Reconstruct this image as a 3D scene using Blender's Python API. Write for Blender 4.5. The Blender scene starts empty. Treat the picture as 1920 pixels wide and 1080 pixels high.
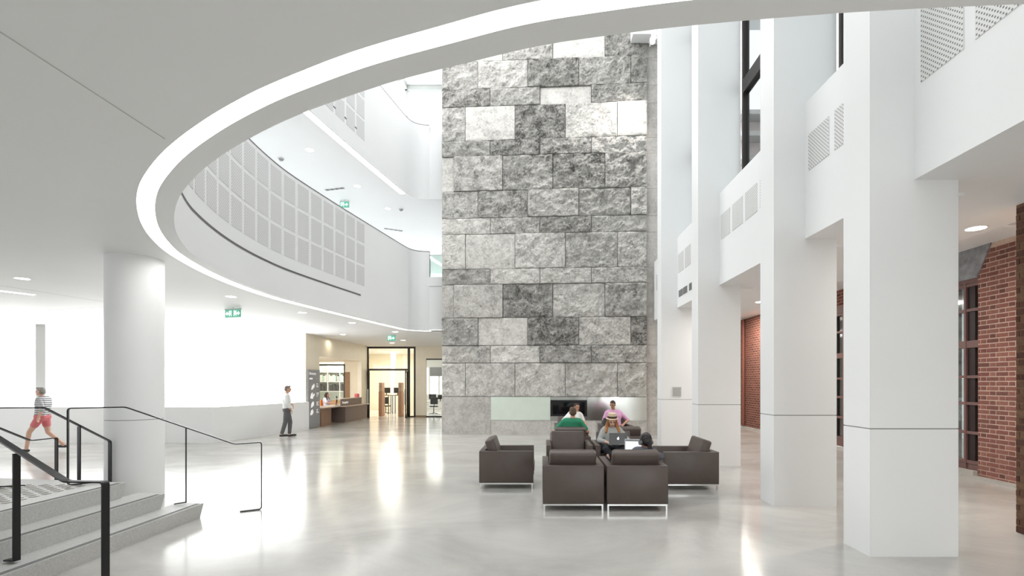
import bpy, bmesh, math, random
from mathutils import Vector, Matrix, noise
from mathutils.geometry import tessellate_polygon

# ------------------------------------------------------------------ camera, world, light, exposure
FPX, CX, CY, H = 930.0, 1012.0, 717.0, 1.85          # focal length and principal point in pixels, eye height
SC = bpy.context.scene
COL = SC.collection
cam = bpy.data.cameras.new('camera')
cam.sensor_width = 36.0
cam.lens = FPX / 1920 * 36
cam.shift_x = (960 - CX) / 1920
cam.shift_y = (CY - 540) / 1920
cam.clip_end = 400
camo = bpy.data.objects.new('camera', cam)
camo.location = (0, 0, H)
camo.rotation_euler = (math.radians(90), 0, 0)
COL.objects.link(camo)
SC.camera = camo

world = bpy.data.worlds.new('world')
SC.world = world
world.use_nodes = True
wb = world.node_tree.nodes['Background']
wb.inputs[0].default_value = (0.97, 0.985, 1.0, 1)
wb.inputs[1].default_value = 1.45
SC.view_settings.view_transform = 'Standard'
SC.view_settings.look = 'None'
SC.view_settings.gamma = 1
SC.view_settings.use_curve_mapping = False
SC.view_settings.exposure = 1.32
SC.cycles.max_bounces = 10
SC.cycles.diffuse_bounces = 6
SC.cycles.use_denoising = True

# ------------------------------------------------------------------ helpers
def S(c):                                             # sRGB 0-255 -> linear
    return tuple(((v / 255) / 12.92 if v / 255 <= .04045 else ((v / 255 + .055) / 1.055) ** 2.4) for v in c) + (1,)
def fl(px, py):                                       # pixel -> point on the floor
    d = H * FPX / (py - CY); return ((px - CX) * d / FPX, d)
def up(px, py, z):                                    # pixel -> point on a horizontal plane at height z
    d = (z - H) * FPX / (CY - py); return ((px - CX) * d / FPX, d)
def at(px, py, d):
    return ((px - CX) * d / FPX, d, H + (CY - py) * d / FPX)

MATS = {}
def mat(name, col, rough=.5, metal=0.0, var=0.0, scale=3.0, emit=0.0, bump=0.0, bscale=40.0, spec=.5, ecol=None):
    if name in MATS: return MATS[name]
    m = bpy.data.materials.new(name); m.use_nodes = True
    nt = m.node_tree; b = nt.nodes['Principled BSDF']
    c = S(col)
    b.inputs['Base Color'].default_value = c
    b.inputs['Roughness'].default_value = rough
    b.inputs['Metallic'].default_value = metal
    b.inputs['Specular IOR Level'].default_value = spec
    if emit:
        b.inputs['Emission Color'].default_value = S(ecol or col)
        b.inputs['Emission Strength'].default_value = emit
    tc = nt.nodes.new('ShaderNodeTexCoord')
    nz = nt.nodes.new('ShaderNodeTexNoise'); nz.inputs['Scale'].default_value = scale
    nz.inputs['Detail'].default_value = 5
    nt.links.new(tc.outputs['Object'], nz.inputs['Vector'])
    if var:
        rp = nt.nodes.new('ShaderNodeValToRGB')
        rp.color_ramp.elements[0].position = .3; rp.color_ramp.elements[1].position = .7
        rp.color_ramp.elements[0].color = tuple(v * (1 - var) for v in c[:3]) + (1,)
        rp.color_ramp.elements[1].color = tuple(min(1, v * (1 + var)) for v in c[:3]) + (1,)
        nt.links.new(nz.outputs['Fac'], rp.inputs['Fac'])
        nt.links.new(rp.outputs['Color'], b.inputs['Base Color'])
    if bump:
        n2 = nt.nodes.new('ShaderNodeTexNoise'); n2.inputs['Scale'].default_value = bscale; n2.inputs['Detail'].default_value = 4
        nt.links.new(tc.outputs['Object'], n2.inputs['Vector'])
        bp = nt.nodes.new('ShaderNodeBump'); bp.inputs['Strength'].default_value = bump; bp.inputs['Distance'].default_value = .01
        nt.links.new(n2.outputs['Fac'], bp.inputs['Height'])
        nt.links.new(bp.outputs['Normal'], b.inputs['Normal'])
    MATS[name] = m
    return m
def emitter(name, col, strength):
    if name in MATS: return MATS[name]
    m = bpy.data.materials.new(name); m.use_nodes = True
    nt = m.node_tree; nt.nodes.clear()
    e = nt.nodes.new('ShaderNodeEmission'); e.inputs[0].default_value = S(col); e.inputs[1].default_value = strength
    o = nt.nodes.new('ShaderNodeOutputMaterial'); nt.links.new(e.outputs[0], o.inputs[0])
    MATS[name] = m
    return m
def glass(name, tint=(225, 238, 232), keep=.85, rough=.03):
    if name in MATS: return MATS[name]
    m = bpy.data.materials.new(name); m.use_nodes = True
    nt = m.node_tree; nt.nodes.clear()
    t = nt.nodes.new('ShaderNodeBsdfTransparent'); t.inputs[0].default_value = S(tint)
    g = nt.nodes.new('ShaderNodeBsdfGlossy'); g.inputs['Roughness'].default_value = rough
    mx = nt.nodes.new('ShaderNodeMixShader'); mx.inputs[0].default_value = 1 - keep
    o = nt.nodes.new('ShaderNodeOutputMaterial')
    nt.links.new(t.outputs[0], mx.inputs[1]); nt.links.new(g.outputs[0], mx.inputs[2]); nt.links.new(mx.outputs[0], o.inputs[0])
    MATS[name] = m
    return m

class MB:
    """collects shapes, then links them as ONE mesh object"""
    def __init__(s): s.v = []; s.f = []; s.uv = {}
    def add(s, vs, fs):
        n = len(s.v); s.v += [tuple(p) for p in vs]; s.f += [tuple(i + n for i in f) for f in fs]; return s
    def box(s, x0, x1, y0, y1, z0, z1, M=None):
        vs = [Vector((x, y, z)) for x in (x0, x1) for y in (y0, y1) for z in (z0, z1)]
        if M is not None: vs = [M @ p for p in vs]
        return s.add(vs, [(0, 1, 3, 2), (4, 6, 7, 5), (0, 4, 5, 1), (2, 3, 7, 6), (0, 2, 6, 4), (1, 5, 7, 3)])
    def rbox(s, x0, x1, y0, y1, z0, z1, r=.02, seg=2, M=None):
        bm = bmesh.new(); bmesh.ops.create_cube(bm, size=1)
        bmesh.ops.scale(bm, vec=(x1 - x0, y1 - y0, z1 - z0), verts=bm.verts)
        bmesh.ops.translate(bm, vec=((x0 + x1) / 2, (y0 + y1) / 2, (z0 + z1) / 2), verts=bm.verts)
        bmesh.ops.bevel(bm, geom=bm.edges[:], offset=r, segments=seg, profile=.5, affect='EDGES')
        bm.verts.index_update()
        vs = [(M @ v.co if M is not None else v.co.copy()) for v in bm.verts]; fs = [[v.index for v in f.verts] for f in bm.faces]
        bm.free(); return s.add(vs, fs)
    def prism(s, poly, z0, z1, M=None):               # polygon in x,y extruded in z
        n = len(poly); tri = tessellate_polygon([[Vector((p[0], p[1], 0)) for p in poly]])
        vs = [Vector((p[0], p[1], z0)) for p in poly] + [Vector((p[0], p[1], z1)) for p in poly]
        if M is not None: vs = [M @ p for p in vs]
        fs = [t[::-1] for t in tri] + [tuple(i + n for i in t) for t in tri]
        fs += [(i, (i + 1) % n, (i + 1) % n + n, i + n) for i in range(n)]
        return s.add(vs, fs)
    def rprism(s, poly, z0, z1, r=.012, seg=2):
        bm = bmesh.new(); lo = [bm.verts.new((p[0], p[1], z0)) for p in poly]; hi = [bm.verts.new((p[0], p[1], z1)) for p in poly]; n = len(poly)
        bm.faces.new(lo[::-1]); bm.faces.new(hi)
        for i in range(n): bm.faces.new((lo[i], lo[(i + 1) % n], hi[(i + 1) % n], hi[i]))
        bmesh.ops.recalc_face_normals(bm, faces=bm.faces)
        bmesh.ops.bevel(bm, geom=bm.edges[:], offset=r, segments=seg, profile=.5, affect='EDGES'); bm.verts.index_update()
        vs = [v.co.copy() for v in bm.verts]; fs = [[v.index for v in f.verts] for f in bm.faces]; bm.free(); return s.add(vs, fs)
    def cyl(s, c, r, z0, z1, n=24, r1=None, M=None):
        r1 = r if r1 is None else r1; vs = []
        for (z, q) in ((z0, r), (z1, r1)):
            vs += [Vector((c[0] + q * math.cos(2 * math.pi * i / n), c[1] + q * math.sin(2 * math.pi * i / n), z)) for i in range(n)]
        if M is not None: vs = [M @ p for p in vs]
        fs = [(i, (i + 1) % n, (i + 1) % n + n, i + n) for i in range(n)] + [tuple(range(n))[::-1], tuple(range(n, 2 * n))]
        return s.add(vs, fs)
    def ell(s, c, r, M=None, n=14, m=9):
        vs = []; fs = []
        for j in range(m + 1):
            t = math.pi * j / m
            for i in range(n):
                a = 2 * math.pi * i / n
                p = Vector((r[0] * math.sin(t) * math.cos(a), r[1] * math.sin(t) * math.sin(a), -r[2] * math.cos(t)))
                p = Vector(c) + (M @ p if M is not None else p); vs.append(p)
        for j in range(m):
            for i in range(n): fs.append((j * n + i, j * n + (i + 1) % n, (j + 1) * n + (i + 1) % n, (j + 1) * n + i))
        return s.add(vs, fs)
    def cap(s, p0, r0, p1, r1, n=10):                 # tapered capsule
        p0 = Vector(p0); p1 = Vector(p1); ax = (p1 - p0)
        if ax.length < 1e-6: return s.ell(p0, (r0, r0, r0))
        ax.normalize(); q = ax.orthogonal().normalized(); w = ax.cross(q); rings = []
        for k in range(5):
            t = math.pi / 2 * (1 - k / 4); rings.append((p0 - ax * r0 * math.sin(t), r0 * math.cos(t)))
        for k in range(5):
            t = math.pi / 2 * k / 4; rings.append((p1 + ax * r1 * math.sin(t), r1 * math.cos(t)))
        vs = []; fs = []
        for (c, r) in rings:
            r = max(r, 1e-4)
            vs += [c + (q * math.cos(2 * math.pi * i / n) + w * math.sin(2 * math.pi * i / n)) * r for i in range(n)]
        for j in range(len(rings) - 1):
            for i in range(n): fs.append((j * n + i, j * n + (i + 1) % n, (j + 1) * n + (i + 1) % n, (j + 1) * n + i))
        fs += [tuple(range(n))[::-1], tuple(range((len(rings) - 1) * n, len(rings) * n))]
        return s.add(vs, fs)
    def sweep(s, pts, side, w, t):                    # flat bar: polyline, horizontal side vector, width, thickness
        side = Vector(side).normalized(); vs = []; n = len(pts); P = [Vector(p) for p in pts]
        for i in range(n):
            a = (P[i] - P[i - 1]).normalized() if i else (P[1] - P[0]).normalized()
            b = (P[i + 1] - P[i]).normalized() if i < n - 1 else a
            na = side.cross(a); nb = side.cross(b); nn = (na + nb)
            nn = nn.normalized() / max(.35, math.cos(na.angle(nb) / 2)) if nn.length > 1e-5 else na
            for (u, v) in ((-1, -1), (1, -1), (1, 1), (-1, 1)): vs.append(P[i] + side * u * w / 2 + nn * v * t / 2)
        fs = [(0, 1, 2, 3), tuple((n - 1) * 4 + k for k in (3, 2, 1, 0))]
        for i in range(n - 1):
            for k in range(4): fs.append((i * 4 + k, (i + 1) * 4 + k, (i + 1) * 4 + (k + 1) % 4, i * 4 + (k + 1) % 4))
        return s.add(vs, fs)
    def mesh(s, name):
        me = bpy.data.meshes.new(name); me.from_pydata([tuple(p) for p in s.v], [], s.f)
        bm = bmesh.new(); bm.from_mesh(me); bmesh.ops.recalc_face_normals(bm, faces=bm.faces); bm.to_mesh(me); bm.free()
        return me
    def build(s, name, m=None, parent=None, local=False, smooth=False, origin=True):
        if parent is not None and not local:
            o_ = wl(parent); s.v = [(p[0] - o_.x, p[1] - o_.y, p[2] - o_.z) for p in s.v]
        loc = Vector((0, 0, 0))
        if parent is None and origin:
            xs, ys, zs = zip(*s.v); loc = Vector(((min(xs) + max(xs)) / 2, (min(ys) + max(ys)) / 2, min(zs)))
            s.v = [(p[0] - loc.x, p[1] - loc.y, p[2] - loc.z) for p in s.v]
        me = s.mesh(name)
        if m is not None: me.materials.append(m)
        o = bpy.data.objects.new(name, me); o.location = loc
        COL.objects.link(o)
        if parent is not None: o.parent = parent
        if smooth: me.shade_smooth() if smooth is True else me.set_sharp_from_angle(angle=smooth)
        return o
def wl(o):
    v = Vector(o.location)
    while o.parent: o = o.parent; v += o.location
    return v
def link(name, me, parent=None, loc=(0, 0, 0), rot=(0, 0, 0)):
    o = bpy.data.objects.new(name, me); o.location = loc; o.rotation_euler = rot; COL.objects.link(o)
    if parent is not None: o.parent = parent
    return o
def tag(o, label, cat=None, group=None):
    o['label'] = label
    if cat: o['category'] = cat
    if group: o['group'] = group
    return o
def thing(name, label, cat, loc=(0, 0, 0), rz=0.0, group=None):
    o = bpy.data.objects.new(name, None); o.empty_display_size = .2
    o.location = loc; o.rotation_euler = (0, 0, rz); COL.objects.link(o)
    return tag(o, label, cat, group)
def struct(o, label=None):
    o['kind'] = 'structure'
    if label: o['label'] = label
    return o
def structe(name, loc=(0, 0, 0), rz=0.0, label=None):
    o = bpy.data.objects.new(name, None); o.location = loc; o.rotation_euler = (0, 0, rz); COL.objects.link(o)
    return struct(o, label)

# ------------------------------------------------------------------ materials
WHITE = mat('white_paint', (242, 243, 243), .55, var=.015, scale=.7, spec=.3)
CEILW = mat('ceiling_paint', (240, 241, 241), .6, var=.015, scale=.5, spec=.25)
PERFW = mat('panel_paint', (205, 205, 205), .6)
DARKLINE = mat('shadow_gap', (150, 150, 148), .7)
SLOT = mat('slot_grey', (105, 105, 105), .6)
BLACKM = mat('black_steel', (34, 34, 36), .35, .3, spec=.5)
FRAME = mat('dark_frame', (52, 47, 44), .4, .3)
CHROME = mat('chrome', (225, 225, 225), .12, 1.0)
STEEL = mat('brushed_steel', (226, 228, 224), .16, 1.0, var=.05, scale=2)
CREAM = mat('cream_paint', (238, 230, 212), .6, var=.02)
LED = emitter('led_white', (255, 255, 252), 5.0)
LEDWARM = emitter('led_warm', (255, 248, 234), 7.0)
LUM = emitter('luminous_wall', (255, 255, 255), 1.8)

def floor_material():
    m = bpy.data.materials.new('polished_concrete'); m.use_nodes = True
    nt = m.node_tree; b = nt.nodes['Principled BSDF']; L = nt.links
    tc = nt.nodes.new('ShaderNodeTexCoord')
    mp = nt.nodes.new('ShaderNodeMapping'); mp.inputs['Scale'].default_value = (.55, .8, 1); L.new(tc.outputs['Object'], mp.inputs[0])
    n1 = nt.nodes.new('ShaderNodeTexNoise'); n1.inputs['Scale'].default_value = .8; n1.inputs['Detail'].default_value = 7; n1.inputs['Roughness'].default_value = .62; n1.inputs['Distortion'].default_value = .6
    n2 = nt.nodes.new('ShaderNodeTexNoise'); n2.inputs['Scale'].default_value = 60; n2.inputs['Detail'].default_value = 3
    L.new(mp.outputs[0], n1.inputs[0]); L.new(tc.outputs['Object'], n2.inputs[0])
    r = nt.nodes.new('ShaderNodeValToRGB'); e = r.color_ramp.elements
    e[0].position = .3; e[0].color = S((172, 170, 165)); e[1].position = .72; e[1].color = S((208, 206, 201))
    L.new(n1.outputs['Fac'], r.inputs[0])
    mx = nt.nodes.new('ShaderNodeMix'); mx.data_type = 'RGBA'; mx.inputs[0].default_value = .06
    L.new(r.outputs[0], mx.inputs[6]); L.new(n2.outputs['Color'], mx.inputs[7]); L.new(mx.outputs[2], b.inputs['Base Color'])
    rr = nt.nodes.new('ShaderNodeMapRange'); rr.inputs['To Min'].default_value = .10; rr.inputs['To Max'].default_value = .24
    L.new(n1.outputs['Fac'], rr.inputs[0]); L.new(rr.outputs[0], b.inputs['Roughness'])
    b.inputs['Specular IOR Level'].default_value = .6
    return m
FLOORM = floor_material()

def stone_material(name, lo, mid, hi, bump, attr=False):
    m = bpy.data.materials.new(name); m.use_nodes = True
    nt = m.node_tree; b = nt.nodes['Principled BSDF']; L = nt.links
    tc = nt.nodes.new('ShaderNodeTexCoord'); oi = nt.nodes.new('ShaderNodeObjectInfo')
    ad = nt.nodes.new('ShaderNodeVectorMath'); ad.operation = 'ADD'
    mu = nt.nodes.new('ShaderNodeMath'); mu.operation = 'MULTIPLY'; mu.inputs[1].default_value = 40
    L.new(oi.outputs['Random'], mu.inputs[0]); L.new(tc.outputs['Object'], ad.inputs[0]); L.new(mu.outputs[0], ad.inputs[1])
    n1 = nt.nodes.new('ShaderNodeTexNoise'); n1.inputs['Scale'].default_value = 2.6; n1.inputs['Detail'].default_value = 12; n1.inputs['Roughness'].default_value = .72; n1.inputs['Distortion'].default_value = .5
    n2 = nt.nodes.new('ShaderNodeTexNoise'); n2.inputs['Scale'].default_value = 14; n2.inputs['Detail'].default_value = 8; n2.inputs['Roughness'].default_value = .7
    L.new(ad.outputs[0], n1.inputs[0]); L.new(ad.outputs[0], n2.inputs[0])
    r = nt.nodes.new('ShaderNodeValToRGB'); e = r.color_ramp.elements
    e[0].position = .34; e[0].color = S(lo); e[1].position = .68; e[1].color = S(hi)
    k = e.new(.5); k.color = S(mid)
    mm = nt.nodes.new('ShaderNodeMath'); mm.operation = 'MULTIPLY_ADD'; mm.inputs[1].default_value = .45
    sb = nt.nodes.new('ShaderNodeMath'); sb.operation = 'MULTIPLY'; sb.inputs[1].default_value = .55
    L.new(n1.outputs['Fac'], sb.inputs[0]); L.new(n2.outputs['Fac'], mm.inputs[0]); L.new(sb.outputs[0], mm.inputs[2])
    rv = nt.nodes.new('ShaderNodeMath'); rv.operation = 'MULTIPLY_ADD'; rv.inputs[1].default_value = .11
    of = nt.nodes.new('ShaderNodeMath'); of.operation = 'SUBTRACT'; of.inputs[1].default_value = .055
    L.new(oi.outputs['Random'], rv.inputs[0]); L.new(mm.outputs[0], of.inputs[0]); L.new(of.outputs[0], rv.inputs[2])
    L.new(rv.outputs[0], r.inputs[0]); L.new(r.outputs[0], b.inputs['Base Color'])
    if attr:                                          # per-block: rough faces have a chiselled relief and strong mottling, honed ones little
        at_ = nt.nodes.new('ShaderNodeAttribute'); at_.attribute_type = 'OBJECT'; at_.attribute_name = 'face_rough'
        vo = nt.nodes.new('ShaderNodeTexVoronoi'); vo.inputs['Scale'].default_value = 7; vo.feature = 'F1'
        dv = nt.nodes.new('ShaderNodeVectorMath'); dv.operation = 'MULTIPLY_ADD'; dv.inputs[1].default_value = (.5, .5, .5)
        L.new(n2.outputs['Color'], dv.inputs[0]); L.new(ad.outputs[0], dv.inputs[2]); L.new(dv.outputs[0], vo.inputs[0])
        hh = nt.nodes.new('ShaderNodeMath'); hh.operation = 'MULTIPLY_ADD'; hh.inputs[1].default_value = .8
        L.new(vo.outputs['Distance'], hh.inputs[0]); L.new(mm.outputs[0], hh.inputs[2])
        cen = nt.nodes.new('ShaderNodeMath'); cen.operation = 'SUBTRACT'; cen.inputs[1].default_value = .5
        L.new(rv.outputs[0], cen.inputs[0])
        amp = nt.nodes.new('ShaderNodeMapRange'); amp.inputs['From Max'].default_value = 1.2; amp.inputs['To Min'].default_value = .6; amp.inputs['To Max'].default_value = 1.5
        L.new(at_.outputs['Fac'], amp.inputs[0])
        ml = nt.nodes.new('ShaderNodeMath'); ml.operation = 'MULTIPLY_ADD'; ml.inputs[2].default_value = .5
        L.new(cen.outputs[0], ml.inputs[0]); L.new(amp.outputs[0], ml.inputs[1]); L.new(ml.outputs[0], r.inputs[0])
    bp = nt.nodes.new('ShaderNodeBump'); bp.inputs['Strength'].default_value = bump; bp.inputs['Distance'].default_value = .06
    L.new(hh.outputs[0] if attr else mm.outputs[0], bp.inputs['Height']); L.new(bp.outputs[0], b.inputs['Normal'])
    if attr: L.new(at_.outputs['Fac'], bp.inputs['Strength'])
    b.inputs['Roughness'].default_value = .8
    return m
STONE = stone_material('split_stone', (112, 109, 105), (208, 205, 199), (252, 249, 242), 1.0, True)
STONE2 = stone_material('honed_stone', (162, 158, 153), (196, 192, 187), (220, 216, 211), .1)
GRANITE = mat('granite_step', (196, 196, 194), .45, var=.12, scale=60, bump=.05)

def brick_material():
    m = bpy.data.materials.new('brickwork'); m.use_nodes = True
    nt = m.node_tree; b = nt.nodes['Principled BSDF']; L = nt.links
    tc = nt.nodes.new('ShaderNodeTexCoord'); sp = nt.nodes.new('ShaderNodeSeparateXYZ'); cb = nt.nodes.new('ShaderNodeCombineXYZ')
    L.new(tc.outputs['Object'], sp.inputs[0]); L.new(sp.outputs[1], cb.inputs[0]); L.new(sp.outputs[2], cb.inputs[1])
    br = nt.nodes.new('ShaderNodeTexBrick'); L.new(cb.outputs[0], br.inputs['Vector'])
    br.inputs['Scale'].default_value = 1; br.inputs['Brick Width'].default_value = .252; br.inputs['Row Height'].default_value = .089
    br.inputs['Mortar Size'].default_value = .006
    br.inputs['Color1'].default_value = S((132, 76, 64)); br.inputs['Color2'].default_value = S((104, 60, 52)); br.inputs['Mortar'].default_value = S((190, 160, 142))
    L.new(br.outputs['Color'], b.inputs['Base Color']); b.inputs['Roughness'].default_value = .85
    return m
BRICKWORK = brick_material()
def piece_material(name, cols, rough=.85):
    m = bpy.data.materials.new(name); m.use_nodes = True
    nt = m.node_tree; b = nt.nodes['Principled BSDF']; L = nt.links
    oi = nt.nodes.new('ShaderNodeObjectInfo'); r = nt.nodes.new('ShaderNodeValToRGB'); e = r.color_ramp.elements
    e[0].color = S(cols[0]); e[1].color = S(cols[-1])
    for i, c in enumerate(cols[1:-1]): k = e.new((i + 1) / (len(cols) - 1)); k.color = S(c)
    L.new(oi.outputs['Random'], r.inputs[0])
    n = nt.nodes.new('ShaderNodeTexNoise'); n.inputs['Scale'].default_value = 30; n.inputs['Detail'].default_value = 5
    tc = nt.nodes.new('ShaderNodeTexCoord'); L.new(tc.outputs['Object'], n.inputs[0])
    mx = nt.nodes.new('ShaderNodeMix'); mx.data_type = 'RGBA'; mx.blend_type = 'OVERLAY'; mx.inputs[0].default_value = .5
    L.new(r.outputs[0], mx.inputs[6]); L.new(n.outputs['Fac'], mx.inputs[7]); L.new(mx.outputs[2], b.inputs['Base Color'])
    b.inputs['Roughness'].default_value = rough
    return m
BRICK = piece_material('brick', [(128, 80, 74), (146, 96, 86), (114, 74, 68), (154, 106, 94), (134, 88, 78)])
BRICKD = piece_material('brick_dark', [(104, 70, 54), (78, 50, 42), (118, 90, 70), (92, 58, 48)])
MORTAR = mat('mortar', (214, 190, 174), .9, var=.12, scale=20)

def perf_material(name, col, hole, pitch, rad):       # dots in a staggered grid, in metres of the panel's own UV
    m = bpy.data.materials.new(name); m.use_nodes = True
    nt = m.node_tree; b = nt.nodes['Principled BSDF']; L = nt.links
    uv = nt.nodes.new('ShaderNodeUVMap'); uv.uv_map = 'uv'; sp = nt.nodes.new('ShaderNodeSeparateXYZ'); L.new(uv.outputs[0], sp.inputs[0])
    def M(op, a, bb=None, c=None):
        n = nt.nodes.new('ShaderNodeMath'); n.operation = op
        for i, q in enumerate((a, bb, c)):
            if q is None: continue
            if isinstance(q, (int, float)): n.inputs[i].default_value = q
            else: L.new(q, n.inputs[i])
        return n.outputs[0]
    v = M('DIVIDE', sp.outputs[1], pitch * .5); row = M('FLOOR', v)
    off = M('MULTIPLY', M('MODULO', M('ABSOLUTE', row), 2.0), .5)
    fu = M('SUBTRACT', M('FRACT', M('ADD', M('DIVIDE', sp.outputs[0], pitch), off)), .5)
    fv = M('MULTIPLY', M('SUBTRACT', M('FRACT', v), .5), .5)
    d = M('SQRT', M('ADD', M('MULTIPLY', fu, fu), M('MULTIPLY', fv, fv)))
    h = M('LESS_THAN', d, rad / pitch)
    mx = nt.nodes.new('ShaderNodeMix'); mx.data_type = 'RGBA'; L.new(h, mx.inputs[0])
    mx.inputs[6].default_value = S(col); mx.inputs[7].default_value = S(hole); L.new(mx.outputs[2], b.inputs['Base Color'])
    b.inputs['Roughness'].default_value = .6
    return m
PERF = perf_material('perforated_panel', (230, 230, 228), (120, 120, 120), .052, .0095)
PERF2 = perf_material('perforated_panel_fine', (231, 231, 231), (196, 196, 196), .06, .015)
def uvpanel(name, quads, m, parent):                  # quads: list of 4 (point, uv) tuples; front face first
    me = bpy.data.meshes.new(name); vs = []; fs = []; uvs = []
    o_ = wl(parent)
    for q in quads:
        n = len(vs)
        for (p, t) in q: vs.append((p[0] - o_.x, p[1] - o_.y, p[2] - o_.z)); uvs.append(t)
        fs.append(tuple(range(n, n + len(q))))
    me.from_pydata(vs, [], fs); ul = me.uv_layers.new(name='uv')
    for i, l in enumerate(me.loops): ul.data[i].uv = uvs[l.vertex_index]
    me.materials.append(m)
    return link(name, me, parent)

# ------------------------------------------------------------------ floor
struct(MB().box(-30, 14, -6, 40, -.25, 0).build('floor', FLOORM), 'polished pale grey concrete floor with soft reflections')

# ------------------------------------------------------------------ the oval opening: path of its edge, near side to far side
LIP = [(8.3, 2.44), (5, 2.45), (3.5, 2.48), (2.47, 2.53), (1.71, 2.58), (1.23, 2.63), (.77, 2.69), (.38, 2.76), (-.02, 2.85), (-.45, 3.0), (-.93, 3.18), (-1.34, 3.37),
       (-1.78, 3.6), (-2.32, 3.94), (-2.90, 4.37), (-3.42, 4.83), (-3.82, 5.24), (-4.23, 5.74), (-4.61, 6.28), (-4.94, 6.85), (-5.24, 7.5),
       (-5.55, 8.5), (-5.75, 9.5), (-5.84, 10.5), (-5.83, 11.5), (-5.6, 13.2), (-5.25, 15.3), (-4.95, 17.0), (-4.80, 17.8), (-4.68, 18.15), (-4.45, 18.36), (-4.1, 18.45), (4.0, 18.45)]
def catmull(P, n=6):
    out = []
    for i in range(len(P) - 1):
        p0 = Vector(P[max(i - 1, 0)]); p1 = Vector(P[i]); p2 = Vector(P[i + 1]); p3 = Vector(P[min(i + 2, len(P) - 1)])
        a = max((p1 - p0).length, .05) ** .5; b = max((p2 - p1).length, .05) ** .5; c = max((p3 - p2).length, .05) ** .5
        m1 = (p2 - p0) / (a * a + b * b) * (b * b) if i else (p2 - p1)
        m2 = (p3 - p1) / (b * b + c * c) * (b * b) if i < len(P) - 2 else (p2 - p1)
        for k in range(n):
            t = k / n
            out.append((2 * t ** 3 - 3 * t * t + 1) * p1 + (t ** 3 - 2 * t * t + t) * m1 + (-2 * t ** 3 + 3 * t * t) * p2 + (t ** 3 - t * t) * m2)
    out.append(Vector(P[-1])); return out
PATH = catmull(LIP[:-1], 6)
FAR0 = len(PATH) - 1
PATH.append(Vector(LIP[-1]))
def normals(P):
    N = []
    for i in range(len(P)):
        a = P[max(i - 1, 0)]; b = P[min(i + 1, len(P) - 1)]; t = (b - a).normalized(); N.append(Vector((-t.y, t.x)))
    return N
NRM = normals(PATH)
def lerp(a, b, t): return a + (b - a) * max(0, min(1, t))
def offp(fn): return [p + n * fn(p) for p, n in zip(PATH, NRM)]
P_IN = offp(lambda p: lerp(.185, .12, (p.y - 5) / 5))
P_OUT = offp(lambda p: lerp(.185, .12, (p.y - 5) / 5) + lerp(.14, .2, (p.y - 4) / 6))
P_BACK = offp(lambda p: .16)
def band(mb, A, B, za, zb):
    n = len(mb.v); k = len(A)
    mb.v += [(p.x, p.y, za) for p in A] + [(p.x, p.y, zb) for p in B]
    mb.f += [(n + i, n + i + 1, n + k + i + 1, n + k + i) for i in range(k - 1)]
    return mb
ZC1, ZB1, ZC2, ZB2 = 3.78, 6.70, 8.65, 11.4
def slab(name, path, z0, z1, label, xr=8.3, yb=-5.0, xl=-30, yf=40):
    poly = [(xr, yb), (xl, yb), (xl, yf), (4.05, yf), (4.05, path[-1].y)] + [(p.x, p.y) for p in path[::-1]]
    return struct(MB().prism(poly, z0, z1).build(name, CEILW), label)
slab('ceiling', P_OUT, ZC1, ZC1 + .05, 'smooth pale grey lobby ceiling around the oval opening')
struct(band(MB(), P_IN, PATH, ZC1, ZC1).build('trim_1', CEILW), 'pale soffit lip inside the oval light band')
t = band(band(MB(), P_OUT, P_OUT, ZC1 + .03, ZC1), P_IN, P_IN, ZC1, ZC1 + .03)
ring = thing('light_band', 'long white light band tracing the oval ceiling opening', 'light', (-5.8, 10, ZC1))
t.build('channel_edge', CEILW, ring)
band(MB(), P_OUT, P_IN, ZC1 + .03, ZC1 + .03).build('diffuser', LED, ring)
slab('floor_upper', offp(lambda p: .1), ZB1 - 1.15, ZB1 - 1.1, 'floor of the upper gallery', 8.3, -5, -17, 31)

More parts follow.
